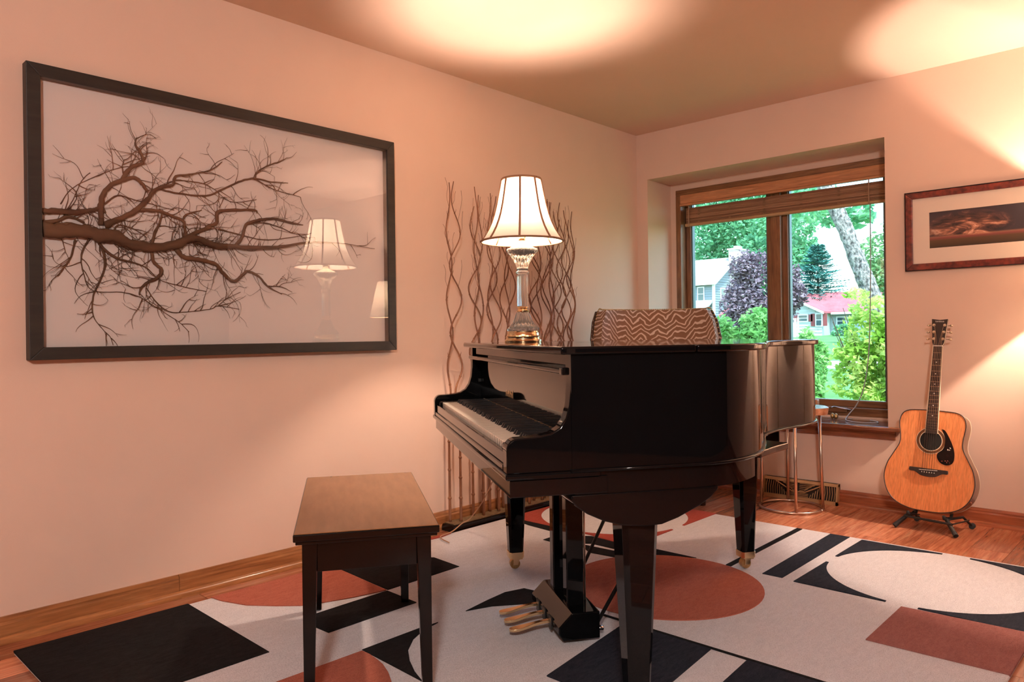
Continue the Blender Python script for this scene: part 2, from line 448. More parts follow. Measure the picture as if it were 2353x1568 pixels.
MB().tube(smoothpath([(1.40, .19, .486), (1.33, .22, .487), (1.28, .25, .486), (1.24, .21, .486), (1.19, .24, .486), (1.13, .27, .486)], 6), .003, 6).build('loose_cord', 'cord_white', sh, smooth=True)
for x, y in ((1.285, .185), (1.31, .175)):
    MB().lathe([(.002, -.018), (.011, -.012), (.013, 0), (.009, .012), (.003, .018)], 12, (x, y, .499)).build('tassel', 'brass_old', sh, smooth=True)

# ------------------------------------------------------------------ wall register
mat('register_paint', (.56, .33, .16), .5, c2=(.48, .27, .12), nscale=6); mat('register_dark', (.03, .02, .014), .8)
vg = thing('wall_register', 'brown metal floor-level heating vent with fan-shaped slats under the window', 'vent', (1.16, 0, .0), world=True)
x0, x1, zt = .935, 1.392, .122
MB().box(x0, x1, -.012, 0, .0, zt).build('back_plate', 'register_dark', vg)
MB().prism([(0, .0), (-.052, .0), (-.052, .022), (-.040, .022), (-.040, .012), (0, .012)], x0, x1, 'x').build('bottom_lip', 'register_paint', vg)
MB().prism([(0, zt), (-.030, zt - .004), (-.036, zt - .016), (-.026, zt - .016), (0, zt - .012)], x0, x1, 'x').build('top_lip', 'register_paint', vg)
sp = [(0, 0), (-.052, 0), (-.052, .022), (-.034, zt - .006), (-.03, zt), (0, zt)]
for a, b in ((x0, x0 + .010), (x1 - .010, x1)): MB().prism(sp, a, b, 'x').build('end_cap', 'register_paint', vg)
def on_face(x, t):                                      # t 0..1 up the sloping face
    return (x, -.050 + t * .016, .022 + t * (zt - .038))
def bar(pts, r=.0021): return MB().tube([on_face(*p) for p in pts], r, 4).build('slat', 'register_paint', vg)
xm = 1.160
for k in range(11):                                     # left and right fans of bowed slats
    for s in (-1, 1):
        xb = xm + s * (.070 + k * .0142)
        if k < 4: bar([(xb, .02), (xb + s * .002, .12 + k * .10), (xb + s * .006, .25 + k * .15)])
        else: bar([(xb, .02), (xb + s * .004, .5), (xb - s * .001, .98)])
for s in (-1, 1): bar([(xm + s * .04, .36), (xm + s * .145, .98)], .0038); bar([(xm + s * .04, .36), (xm, .36)], .0038)
for k in range(5):                                      # chevrons between the fans
    t = .46 + k * .12
    for s in (-1, 1): bar([(xm + s * .006, t), (xm + s * (.035 + k * .004), t), (xm + s * (.06 + k * .018), min(.98, t + .2))])
for k in range(3): bar([(xm - .06, .06 + k * .10), (xm + .06, .06 + k * .10)])

# ================================================================== large framed root artwork
EXTRA_STRANDS = 4
ROOTS = [
 [(-3.727,1.413,0.0158),(-3.665,1.415,0.0143),(-3.597,1.421,0.0131),(-3.548,1.41,0.0133),(-3.497,1.411,0.0127),(-3.453,1.391,0.0106),(-3.392,1.379,0.01),(-3.329,1.38,0.0094),(-3.256,1.403,0.0088),(-3.214,1.427,0.008),(-3.163,1.423,0.0073),(-3.102,1.406,0.0066),(-3.02,1.408,0.0055),(-2.925,1.411,0.0043),(-2.816,1.424,0.0035),(-2.69,1.453,0.0023),(-2.569,1.463,0.0014),(-2.477,1.465,0.0009),(-2.313,1.453,0.0005)],
 [(-3.727,1.479,0.0063),(-3.677,1.485,0.0057),(-3.63,1.486,0.0054),(-3.575,1.5,0.0044),(-3.539,1.512,0.0033),(-3.525,1.498,0.0026)],
 [(-3.727,1.439,0.0049),(-3.684,1.45,0.0036),(-3.644,1.47,0.0029),(-3.596,1.452,0.0026)],
 [(-3.54,1.45,0.0052),(-3.539,1.512,0.0059),(-3.532,1.56,0.0052),(-3.502,1.603,0.0049),(-3.465,1.624,0.0045),(-3.42,1.642,0.0038),(-3.389,1.618,0.0039),(-3.374,1.596,0.0031)],
 [(-3.465,1.624,0.0042),(-3.442,1.667,0.0042),(-3.411,1.692,0.0038),(-3.388,1.704,0.0035),(-3.395,1.739,0.0031),(-3.414,1.768,0.0023),(-3.41,1.797,0.0008)],
 [(-3.526,1.451,0.0067),(-3.474,1.48,0.006),(-3.421,1.514,0.0053),(-3.374,1.564,0.0046),(-3.35,1.599,0.0043),(-3.318,1.62,0.0035),(-3.278,1.634,0.0028),(-3.265,1.669,0.0024),(-3.211,1.685,0.0016),(-3.124,1.716,0.0012),(-3.074,1.758,0.0006)],
 [(-3.421,1.518,0.0042),(-3.375,1.523,0.0039),(-3.328,1.524,0.0035),(-3.279,1.509,0.0032),(-3.238,1.496,0.0032),(-3.23,1.464,0.0032),(-3.231,1.43,0.0032)],
 [(-3.238,1.496,0.0024),(-3.221,1.524,0.002),(-3.161,1.547,0.0008)],
 [(-3.327,1.611,0.0023),(-3.253,1.604,0.002),(-3.143,1.609,0.002),(-3.071,1.645,0.0021),(-2.988,1.692,0.0021),(-2.926,1.71,0.0022),(-2.852,1.706,0.0018),(-2.771,1.713,0.0009)],
 [(-2.926,1.71,0.0017),(-2.916,1.738,0.0017),(-2.871,1.773,0.0017),(-2.811,1.801,0.0018),(-2.774,1.825,0.0007)],
 [(-2.926,1.71,0.0013),(-2.843,1.676,0.0009),(-2.73,1.662,0.0007),(-2.709,1.657,0.0005)],
 [(-3.145,1.48,0.0037),(-3.1,1.502,0.0037),(-3.095,1.546,0.0037),(-3.036,1.561,0.0034),(-2.933,1.573,0.0026),(-2.921,1.561,0.0013)],
 [(-3.231,1.43,0.0048),(-3.171,1.461,0.0045),(-3.127,1.482,0.0041)],
 [(-3.02,1.413,0.0042),(-2.991,1.451,0.0038),(-2.972,1.506,0.0034),(-2.923,1.529,0.0034),(-2.844,1.546,0.0031),(-2.763,1.536,0.0027),(-2.7,1.533,0.0009)],
 [(-3.265,1.381,0.0056),(-3.24,1.353,0.0052),(-3.181,1.345,0.0049),(-3.111,1.332,0.0045),(-3.076,1.295,0.0042),(-3.031,1.262,0.0038),(-2.984,1.299,0.0034),(-2.965,1.309,0.003),(-2.917,1.289,0.0026),(-2.879,1.25,0.0022),(-2.809,1.216,0.0007)],
 [(-2.879,1.25,0.0013),(-2.808,1.248,0.0013),(-2.757,1.227,0.0004)],
 [(-3.361,1.378,0.0039),(-3.354,1.329,0.0039),(-3.323,1.294,0.0039),(-3.339,1.265,0.0035),(-3.378,1.243,0.0031),(-3.402,1.217,0.0023),(-3.408,1.193,0.0008)],
 [(-3.548,1.395,0.0037),(-3.534,1.365,0.0033),(-3.483,1.329,0.0026),(-3.424,1.317,0.0019),(-3.378,1.299,0.0012),(-3.331,1.257,0.0008),(-3.25,1.235,0.0008),(-3.148,1.218,0.0004)],
 [(-3.534,1.365,0.0026),(-3.528,1.295,0.0022),(-3.55,1.231,0.0018),(-3.568,1.184,0.0015),(-3.569,1.115,0.0011),(-3.537,1.064,0.0007),(-3.513,1.037,0.0007),(-3.502,1.005,0.0004)],
 [(-3.625,1.388,0.0022),(-3.639,1.326,0.0018),(-3.666,1.279,0.0018),(-3.683,1.252,0.0007)],
 [(-3.576,1.4,0.0022),(-3.605,1.336,0.0015),(-3.599,1.268,0.0011),(-3.571,1.207,0.0007),(-3.47,1.203,0.0008),(-3.41,1.189,0.0008),(-3.348,1.15,0.0008),(-3.26,1.093,0.0008),(-3.219,1.052,0.0004)],
 [(-3.379,1.222,0.0012),(-3.348,1.174,0.0012),(-3.3,1.134,0.0012),(-3.243,1.131,0.0008),(-3.132,1.145,0.0008),(-3.096,1.159,0.0008),(-3.005,1.147,0.0004)],
 [(-3.096,1.159,0.0008),(-3.059,1.19,0.0008),(-2.999,1.219,0.0004)],
 [(-3.67,1.512,0.0011),(-3.636,1.569,0.0007),(-3.573,1.616,0.0007),(-3.479,1.669,0.0008),(-3.419,1.687,0.0004)],
 [(-3.457,1.649,0.0015),(-3.461,1.68,0.0011),(-3.453,1.707,0.0004)],
 [(-3.651,1.492,0.0011),(-3.63,1.532,0.0007),(-3.601,1.604,0.0007),(-3.573,1.639,0.0004)],
 [(-3.345,1.445,0.0031),(-3.328,1.479,0.0023),(-3.316,1.53,0.0016)],
 [(-3.345,1.445,0.0031),(-3.361,1.386,0.0035)],
 [(-3.327,1.611,0.0016),(-3.269,1.652,0.0012),(-3.168,1.658,0.0012),(-3.107,1.64,0.0008),(-3.036,1.597,0.0006),(-2.922,1.62,0.0004)],
 [(-3.525,1.529,0.0019),(-3.48,1.566,0.0015),(-3.421,1.558,0.0011),(-3.359,1.549,0.0008),(-3.271,1.535,0.0004)],
 [(-2.972,1.506,0.0017),(-2.894,1.523,0.0017),(-2.815,1.512,0.0013),(-2.743,1.491,0.0009),(-2.668,1.493,0.0005)],
 [(-3.092,1.477,0.0021),(-3.019,1.466,0.0017),(-2.895,1.45,0.0013),(-2.764,1.47,0.0009),(-2.657,1.499,0.0005)],
 [(-3.497,1.407,0.0019),(-3.482,1.455,0.0015),(-3.422,1.445,0.0011),(-3.376,1.417,0.0008)]]
FY0, FY1, FZb, FZt = -3.780, -2.203, .957, 1.989
pic = thing('framed_root_artwork', 'large black framed shadow box with a gnarled tree root sideways under glass', 'picture', (0, -2.99, .957), world=True)
FW, FD = .044, .046
def mitre(y0, z0, y1, z1, yi0, zi0, yi1, zi1):
    a = [(0.002, y0, z0), (0.002, y1, z1), (0.002, yi1, zi1), (0.002, yi0, zi0)]
    return MB().hexa(a[::-1], [(FD, p[1], p[2]) for p in a][::-1])
rail = dict(m='frame_black')
mitre(FY0, FZt, FY1, FZt, FY0 + FW, FZt - FW, FY1 - FW, FZt - FW).build('frame_rail', 'frame_black', pic, bevel=.002)
mitre(FY1, FZb, FY0, FZb, FY1 - FW, FZb + FW, FY0 + FW, FZb + FW).build('frame_rail', 'frame_black', pic, bevel=.002)
mitre(FY0, FZb, FY0, FZt, FY0 + FW, FZb + FW, FY0 + FW, FZt - FW).build('frame_rail', 'frame_black', pic, bevel=.002)
mitre(FY1, FZt, FY1, FZb, FY1 - FW, FZt - FW, FY1 - FW, FZb + FW).build('frame_rail', 'frame_black', pic, bevel=.002)
box('backing_board', 'mat_board', pic, .003, .008, FY0 + .02, FY1 - .02, FZb + .02, FZt - .02)
box('glass', 'picture_glass', pic, .0395, .0405, FY0 + FW - .003, FY1 - FW + .003, FZb + FW - .003, FZt - FW + .003)
random.seed(21)
m = MB(); twig = MB()
ylo, yhi, zlo, zhi = FY0 + FW + .004, FY1 - FW - .004, FZb + FW + .01, FZt - FW - .01
def grow(p, ang, L, r, depth):
    y, z = p; x = .014 + random.uniform(-.003, .004)
    pts = []; n = max(4, int(L / .012)); a = ang; da = random.uniform(-.5, .5)
    for k in range(n + 1):
        pts.append((x, y, z))
        if not (ylo < y < yhi and zlo < z < zhi): break
        da += random.uniform(-.55, .55); da *= .72; a += da * .5
        y += math.cos(a) * L / n; z += math.sin(a) * L / n
        x = min(.026, max(.0105, x + random.uniform(-.002, .002)))
        if depth and 1 < k < n and random.random() < .22: grow((y, z), a + random.choice((-1, 1)) * random.uniform(.5, 1.1), L * random.uniform(.25, .5), r * .62, depth - 1)
    if len(pts) > 2: twig.tube(pts, [r * (1 - .8 * k / len(pts)) for k in range(len(pts))], 4)
_main = ROOTS[0]
for q in range(EXTRA_STRANDS):                         # sinewy strands wrapped along the main root
    a_, b_ = q * 2, min(len(_main), q * 2 + 9)
    ROOTS.append([(y, z + r * 1.5 * math.sin(k * 1.3 + q * 1.7), max(.0022, r * .42)) for k, (y, z, r) in enumerate(_main[a_:b_])])
for li, pl in enumerate(ROOTS):
    sm = smoothpath(pl, 5)
    big = max(p[2] for p in pl)
    cx = .010 + min(.012, big * .9)
    pts = []; rs_ = []
    for k, (y, z, r) in enumerate(sm):
        w_ = min(r, .012) * .6 + .0012
        y_ = max(ylo + r * .1, y + random.uniform(-1, 1) * w_ * .30); z_ = z + random.uniform(-1, 1) * w_ * .38
        pts.append((min(.026, cx + random.uniform(-.001, .001)), y_, z_)); rs_.append(max(.0013, 1.9 * r * random.uniform(.84, 1.10)))
    # flatten the thickest limbs so they stay behind the glass
    i0 = len(m.v); m.tube(pts, rs_, 9)
    for q in range(i0, len(m.v)):
        vx, vy, vz = m.v[q]; c = pts[(q - i0) // 9][0]
        m.v[q] = (max(.0085, min(.036, c + (vx - c) * (.55 if big > .02 else .85))), vy, vz)
    for k in range(3, len(sm) - 1):
        y, z, r = sm[k]
        if random.random() < .44:
            a = math.atan2(sm[k][1] - sm[k - 1][1], sm[k][0] - sm[k - 1][0])
            grow((y, z), a + random.choice((-1, 1)) * random.uniform(.35, 1.25), random.uniform(.05, .19) * (1.2 if r > .006 else .8), random.uniform(.0010, .0019), 2)
ro = m.build('root', 'root_bark', pic, smooth=True)
tag(twig.build('rootlets', 'root_bark', ro, smooth=True), kind='stuff')

# ------------------------------------------------------------------ small framed print
sp_ = thing('framed_landscape_print', 'small red burl framed panoramic storm cloud print above the guitar', 'picture', (2.27, 0, 1.348), world=True)
mat('burl', (.26, .05, .03), .3, c2=(.07, .018, .015), nscale=38, coat=.3)
mat('frame_edge', (.012, .008, .008), .4)
PX0, PX1, PZ0, PZ1 = 1.767, 2.79, 1.348, 1.773
def srail(p):                                           # p: outer a, outer b, inner b, inner a as (x, z)
    m = MB()
    m.hexa([(x, -.002, z) for x, z in p], [(x, -.020, z) for x, z in p])
    return m.build('frame_rail', 'burl', sp_, bevel=.003)
k = .035
O = [(PX0, PZ1), (PX1, PZ1), (PX1, PZ0), (PX0, PZ0)]; I = [(PX0 + k, PZ1 - k), (PX1 - k, PZ1 - k), (PX1 - k, PZ0 + k), (PX0 + k, PZ0 + k)]
for j in range(4): srail([O[j], O[(j + 1) % 4], I[(j + 1) % 4], I[j]])
for a in ((PX0 - .003, PX1 + .003, PZ1, PZ1 + .003), (PX0 - .003, PX1 + .003, PZ0 - .003, PZ0), (PX0 - .003, PX0, PZ0, PZ1), (PX1, PX1 + .003, PZ0, PZ1)):
    box('frame_lip', 'frame_edge', sp_, a[0], a[1], -.022, -.001, a[2], a[3])
mat('mat_cream', (.78, .64, .52), .9)
QX0, QX1, QZ0, QZ1 = 1.883, 2.674, 1.463, 1.657
for a in ((PX0 + .03, PX1 - .03, QZ1, PZ1 - .03), (PX0 + .03, PX1 - .03, PZ0 + .03, QZ0), (PX0 + .03, QX0, QZ0, QZ1), (QX1, PX1 - .03, QZ0, QZ1)):
    box('mat_board', 'mat_cream', sp_, a[0], a[1], -.011, -.006, a[2], a[3])
# the storm-cloud print itself
m_, nt_, b_ = _nodes('storm_print'); MATS['storm_print'] = m_
mp = _coords(nt_, (9, 1, 20)); n1 = _noise(nt_, mp, 1.0, 8, .62, 1.2)
cl = _ramp(nt_, n1.outputs['Fac'], [(.40, (.035, .022, .022)), (.52, (.16, .07, .05)), (.60, (.52, .23, .14)), (.70, (.95, .62, .45))])
tc = nt_.nodes.new('ShaderNodeTexCoord'); sx = nt_.nodes.new('ShaderNodeSeparateXYZ'); nt_.links.new(tc.outputs['Object'], sx.inputs[0])
def mnode(op, a, b=None):
    q = nt_.nodes.new('ShaderNodeMath'); q.operation = op
    for i, v_ in enumerate((a, b)):
        if v_ is None: continue
        if isinstance(v_, (int, float)): q.inputs[i].default_value = v_
        else: nt_.links.new(v_, q.inputs[i])
    return q.outputs[0]
zc = mnode('SUBTRACT', sx.outputs['Z'], QZ0 - 1.348 + .105); xc = mnode('SUBTRACT', sx.outputs['X'], 2.06 - 2.27)
rad = mnode('SQRT', mnode('ADD', mnode('POWER', mnode('MULTIPLY', zc, 12.0), 2.0), mnode('POWER', mnode('MULTIPLY', xc, 4.6), 2.0)))
msk = _ramp(nt_, rad, [(.62, (1, 1, 1)), (1.0, (.0, .0, .0))])
mxA = nt_.nodes.new('ShaderNodeMix'); mxA.data_type = 'RGBA'
nt_.links.new(msk.outputs[0], mxA.inputs['Factor']); mxA.inputs['A'].default_value = (.055, .04, .045, 1); nt_.links.new(cl.outputs[0], mxA.inputs['B'])
gz = _ramp(nt_, mnode('MULTIPLY', mnode('SUBTRACT', sx.outputs['Z'], QZ0 - 1.348), 5.15), [(.0, (.05, .03, .018)), (.2, (.12, .065, .03)), (.27, (.26, .07, .06)), (.31, (.5, .22, .13))])
gs = _ramp(nt_, mnode('MULTIPLY', mnode('SUBTRACT', sx.outputs['Z'], QZ0 - 1.348), 5.15), [(.27, (0, 0, 0)), (.34, (1, 1, 1))])
mxB = nt_.nodes.new('ShaderNodeMix'); mxB.data_type = 'RGBA'
nt_.links.new(gs.outputs[0], mxB.inputs['Factor']); nt_.links.new(gz.outputs[0], mxB.inputs['A']); nt_.links.new(mxA.outputs['Result'], mxB.inputs['B'])
nt_.links.new(mxB.outputs['Result'], b_.inputs['Base Color']); b_.inputs['Roughness'].default_value = .35
box('print', 'storm_print', sp_, QX0 - .01, QX1 + .01, -.005, -.003, QZ0 - .01, QZ1 + .01)

# ================================================================== rug
def pile(name, c1, c2):
    if name in MATS: return
    m, nt, b = _nodes(name); MATS[name] = m
    mp = _coords(nt, (1, 1, 1)); n = _noise(nt, _coords(nt, (1, .3, 1)), 70, 5, .75, .8)
    r = _ramp(nt, n.outputs['Fac'], [(.3, c1), (.7, c2)])
    sp_n = _noise(nt, _coords(nt, (1, .5, 1)), 380, 2, .7)
    fib = _ramp(nt, sp_n.outputs['Fac'], [(.30, (.62, .62, .62)), (.52, (1, 1, 1)), (.72, (1.0, 1.0, 1.0))])
    mx = nt.nodes.new('ShaderNodeMix'); mx.data_type = 'RGBA'; mx.blend_type = 'MULTIPLY'; mx.inputs['Factor'].default_value = .8
    nt.links.new(r.outputs[0], mx.inputs['A']); nt.links.new(fib.outputs[0], mx.inputs['B']); nt.links.new(mx.outputs['Result'], b.inputs['Base Color'])
    b.inputs['Roughness'].default_value = 1.0;     b.inputs['Specular IOR Level'].default_value = .1
    mp2 = _coords(nt, (1, .45, 1)); n2 = _noise(nt, mp2, 420, 3, .6); _bump(nt, b, n2.outputs['Fac'], .75, .006)
pile('pile_cream', (.76, .745, .77), (.89, .875, .90)); pile('pile_black', (.008, .0075, .008), (.020, .019, .020))
pile('pile_navy', (.012, .015, .024), (.032, .038, .054)); pile('pile_orange', (.46, .135, .085), (.58, .19, .13))
pile('pile_red', (.40, .07, .05), (.50, .11, .08)); pile('pile_brown', (.33, .125, .105), (.43, .18, .155))
rug = thing('area_rug', 'cream pile area rug with black, navy and rust geometric shapes under the piano', 'rug', (1.35, -2.3, 0), world=True)
m = MB().box(RX0, RX1, RY0, RY1, .0005, .0130)
m.build('field', 'pile_cream', rug, bevel=.005, seg=3)
_pz = [0]
def patch(name, mt, poly):
    _pz[0] += 1
    z = .0152 + .00006 * _pz[0]
    poly = [(min(RX1 + .001, max(RX0 - .001, x)), min(RY1 + .001, max(RY0 - .001, y))) for x, y in poly]
    MB().prism(poly, .009, z).build(name, mt, rug)
def corners(cx, cy, r, mt, nm):
    for sx_, sy_ in ((1, 1), (-1, 1), (-1, -1), (1, -1)):
        a0 = {(1, 1): 0, (-1, 1): 180, (-1, -1): 180, (1, -1): 360}[(sx_, sy_)]; a1 = {(1, 1): 90, (-1, 1): 90, (-1, -1): 270, (1, -1): 270}[(sx_, sy_)]
        a0 += 8 if a1 > a0 else -8; a1 += -8 if a1 > a0 else 8
        h = r + .008
        A = arc(cx, cy, r, a0, a1, 18)
        patch(nm, mt, [(cx + sx_ * h, cy + sy_ * h), (cx + sx_ * h, A[0][1]), *A, (A[-1][0], cy + sy_ * h)])
patch('black_shape', 'pile_black', [(.149, -3.861), (.149, -3.295), (.785, -3.305), (.785, -3.861)])
patch('black_shape', 'pile_black', [(.178, -2.665), (.223, -2.47), (.409, -2.289), (.594, -2.303), (.599, -2.693)])
patch('black_shape', 'pile_black', [(.606, -2.701), (.795, -2.707), (.794, -3.091), (.709, -3.095), (.608, -3.03), (.606, -2.86)])
patch('black_shape', 'pile_black', [(.996, -3.096), (.997, -2.857), (1.006, -2.782), (1.023, -2.865), (1.055, -2.933), (1.11, -2.999), (1.177, -3.046), (1.247, -3.083), (1.315, -3.108)])
patch('black_shape', 'pile_black', [(1.0, -2.644), (.981, -2.513), (.971, -2.407), (.997, -2.324), (1.06, -2.315), (1.155, -2.322), (1.175, -2.379), (1.108, -2.456), (1.038, -2.547)])
patch('black_shape', 'pile_black', [(.166, -1.446), (.234, -1.46), (.475, -1.505), (.651, -1.536), (.721, -1.624), (.55, -1.6), (.345, -1.582), (.226, -1.549)])
patch('black_shape', 'pile_black', [(.593, -1.744), (.591, -1.641), (.736, -1.538), (.884, -1.554), (1.013, -1.531), (1.068, -1.613), (.948, -1.643), (.815, -1.643), (.681, -1.749)])
patch('black_shape', 'pile_black', [(.768, -1.684), (.969, -1.672), (1.099, -1.522), (1.307, -1.521), (1.235, -1.549), (1.136, -1.609), (1.065, -1.713), (1.024, -1.749), (.893, -1.765)])
patch('grey_stripe', 'pile_black', [(1.437, -.735), (1.465, -.735), (1.478, -1.530), (1.452, -1.526)])
patch('grey_stripe', 'pile_navy', [(1.605, -.735), (1.697, -.734), (1.706, -1.533), (1.622, -1.536)])
corners(2.158, -1.147, .392, 'pile_navy', 'grey_corner')
corners(.566, -1.115, .402, 'pile_red', 'red_corner')
patch('rust_circle', 'pile_orange', arc(1.382, -1.913, .385, 0, 354, 60))
patch('rust_shape', 'pile_orange', [(.150, -2.668), (.599, -2.70), (.593, -2.735), (.572, -2.83), (.528, -2.952), (.494, -3.019), (.425, -3.083), (.334, -3.153), (.217, -3.195), (.150, -3.205)])
patch('rust_shape', 'pile_orange', [(1.004, -3.42), (.996, -3.396), (1.004, -3.102), (1.044, -3.101), (1.097, -3.109), (1.134, -3.117), (1.192, -3.14), (1.247, -3.17), (1.351, -3.255), (1.40, -3.42), (1.38, -3.52), (1.2, -3.62), (1.02, -3.62)])
patch('red_shape', 'pile_red', [(.709, -1.486), (.833, -1.507), (.916, -1.497), (.88, -1.548), (.734, -1.529)])
patch('red_shape', 'pile_red', [(.149, -1.99), (.16, -1.96), (.178, -2.04), (.172, -2.10), (.149, -2.12)])
patch('brown_block', 'pile_brown', [(2.163, -1.565), (2.562, -1.545), (2.562, -1.940), (2.166, -1.953)])
patch('navy_bar', 'pile_navy', [(1.50, -2.352), (1.828, -2.352), (1.875, -2.84), (1.56, -2.84)])
patch('navy_bar', 'pile_navy', [(1.950, -2.352), (2.270, -2.352), (2.262, -2.80), (1.985, -2.80)])
patch('navy_line', 'pile_black', [(1.40, -2.338), (2.30, -2.338), (2.30, -2.348), (1.40, -2.348)])
RUGZ = .0165

# ================================================================== grand piano (local x: keyboard to tail, y: treble to bass)
PA = math.atan2(.833, .554)
pn = thing('grand_piano', 'glossy black baby grand piano with open keyboard and closed lid on the rug', 'piano', (1.754, -3.199, 0), (0, 0, PA))
W = 1.455
side = smoothpath([(.45, 0), (.56, .006), (.66, .045), (.76, .128), (.865, .28), (.96, .43), (1.08, .535), (1.245, .628), (1.35, .715), (1.405, .83), (1.418, 1.0)], 6)
tail = [(1.418, 1.2), (1.416, 1.38), (1.405, 1.43), (1.375, W), (.45, W)]
def inset(poly, d):
    out = []
    n = len(poly)
    for i in range(n):
        p0, p1, p2 = Vector(poly[i - 1]), Vector(poly[i]), Vector(poly[(i + 1) % n])
        e1 = (p1 - p0).normalized(); e2 = (p2 - p1).normalized()
        nn = Vector((-e1.y - e2.y, e1.x + e2.x))
        nn = nn.normalized() if nn.length > 1e-6 else Vector((-e1.y, e1.x))
        out.append(tuple(p1 + nn * d / max(.4, nn.dot(Vector((-e1.y, e1.x))))))
    return out
def clip(poly, x, keep):
    out = []
    for a, b in zip(poly, poly[1:] + poly[:1]):
        ina, inb = (a[0] < x) == keep, (b[0] < x) == keep
        if ina: out.append(a)
        if ina != inb:
            t = (x - a[0]) / (b[0] - a[0]); out.append((x, a[1] + t * (b[1] - a[1])))
    return out
ARM = .046
rimpoly = [(.165, 0)] + side + tail + [(.165, W), (.165, W - ARM), (.228, W - ARM), (.228, ARM), (.165, ARM)]
MB().prism(rimpoly, .683, .972).build('rim', 'lacquer', pn, smooth=True, auto=28)
body = [(.165, 0)] + side + tail + [(.165, W)]
MB().prism(clip(inset(body, .010), .735, True), .62, .6835).build('lower_case', 'lacquer', pn, smooth=True, auto=28)
# edge moulding that separates the two
bo = inset(body, -.003)
path = [(x, y, .684) for x, y in bo]
MB().tube(path, .0045, 6).build('rim_molding', 'lacquer', pn, smooth=True)
# lid in two leaves with a hinge
lidp = inset([(.150, -.0)] + side + tail + [(.150, W)], -.014)
MB().prism(clip(lidp, .497, True), .9725, .992).build('front_lid', 'lacquer', pn, smooth=True, auto=28, bevel=.005, seg=3)
MB().prism(clip(lidp, .500, False), .9725, .992).build('main_lid', 'lacquer', pn, smooth=True, auto=28, bevel=.005, seg=3)
MB().box(.30, 1.36, W + .003, W + .010, .989, .99215).build('lid_hinge', 'brass', pn)
MB().box(.150, .172, -.0155, -.0130, .976, .988).build('hinge_leaf', 'lacquer_satin', pn)
# arms with their swept profile
armp = [(0, .683), (0, .742)] + arc(.028, .742, .028, 180, 100, 6) + [(.05, .7705), (.085, .7735), (.112, .7785), (.135, .792), (.151, .815), (.160, .845), (.1645, .885), (.166, .972), (.19, .972), (.19, .683)]
for y0, y1 in ((0, ARM), (W - ARM, W)):
    MB().prism(armp, y0 + .002, y1 - .002 if y1 < 1 else y1 - .002, 'y').build('arm', 'lacquer', pn, smooth=True, auto=35, bevel=.004, seg=2)
box('key_bed', 'lacquer', pn, .008, .26, .006, W - .006, .624, .668, .003)
box('key_bed_molding', 'lacquer', pn, -.004, .24, -.003, W + .003, .668, .684, .005, 3)
box('key_slip', 'lacquer', pn, .006, .022, ARM, W - ARM, .684, .731, .004, 3)
box('key_slip_bead', 'lacquer', pn, .001, .010, ARM + .01, W - ARM - .01, .684, .700, .003)
KW = 1.222 / 52; KY1 = W - .1165
for nm, a, b in (('key_block', ARM + .001, .1150), ('key_block', W - .1150, W - ARM - .001)):
    box(nm, 'lacquer', pn, .012, .205, a, b, .684, .748, .006, 3)
kmesh = MB().box(.024, .198, -KW / 2 + .0009, KW / 2 - .0009, .726, .7445)
first = kmesh.build('white_key', 'ivory', pn, bevel=.0012, seg=1)
bfirst = MB().hexa([(.078, -.0055, .738), (.198, -.0055, .738), (.198, .0055, .738), (.078, .0055, .738)], [(.088, -.0042, .757), (.198, -.0042, .757), (.198, .0042, .757), (.088, .0042, .757)]).build('black_key', 'ebony', pn, bevel=.001, seg=1)
nb = 0
for i in range(52):
    y = KY1 - (i + .5) * KW
    o = first if i == 0 else first.copy()
    if i: COL.objects.link(o); o.parent = pn
    o.location = (0, y, 0)
    if 'ABCDEFG'[i % 7] in 'ACDFG' and i < 51:
        o = bfirst if nb == 0 else bfirst.copy()
        if nb: COL.objects.link(o); o.parent = pn
        o.location = (0, y - KW / 2, 0); nb += 1
fb = box('fallboard', 'lacquer', pn, .199, .222, ARM + .003, W - ARM - .003, .752, .970, .003)
box('felt_strip', 'brass_old', fb, .1975, .1995, ARM + .07, W - ARM - .07, .753, .757)
box('fallboard_lip', 'lacquer', fb, .156, .205, ARM + .012, W + .004, .921, .936, .005, 3)
box('lip_end', 'lacquer_satin', fb, .154, .206, ARM + .0, ARM + .022, .919, .938, .003)
box('upper_rail', 'lacquer', pn, .172, .20, ARM + .004, W - ARM - .05, .943, .9715, .002)
for y in (ARM + .012, W - ARM - .012): MB().tube([(.1985, y, .83), (.188, y, .83)], .008, 10).build('fallboard_stop', 'black_rubber', fb, smooth=True, auto=50)
MB().ball((.17, ARM + .035, .757), .009).build('key_block_screw', 'ivory', pn, smooth=True)
# gold maker's script in the middle of the fallboard
random.seed(3)
m = MB()
for k in range(11):
    y = W * .62 - k * .011; h = random.choice((.016, .022, .026))
    m.box(.1978, .1990, y - .0012, y + .0012, .800, .800 + h); m.box(.1978, .1990, y - .006, y, .800 + h * random.choice((.0, .45, .9)), .802 + h * random.choice((.05, .5, .95)))
m.build('fallboard_script', 'brass', fb)
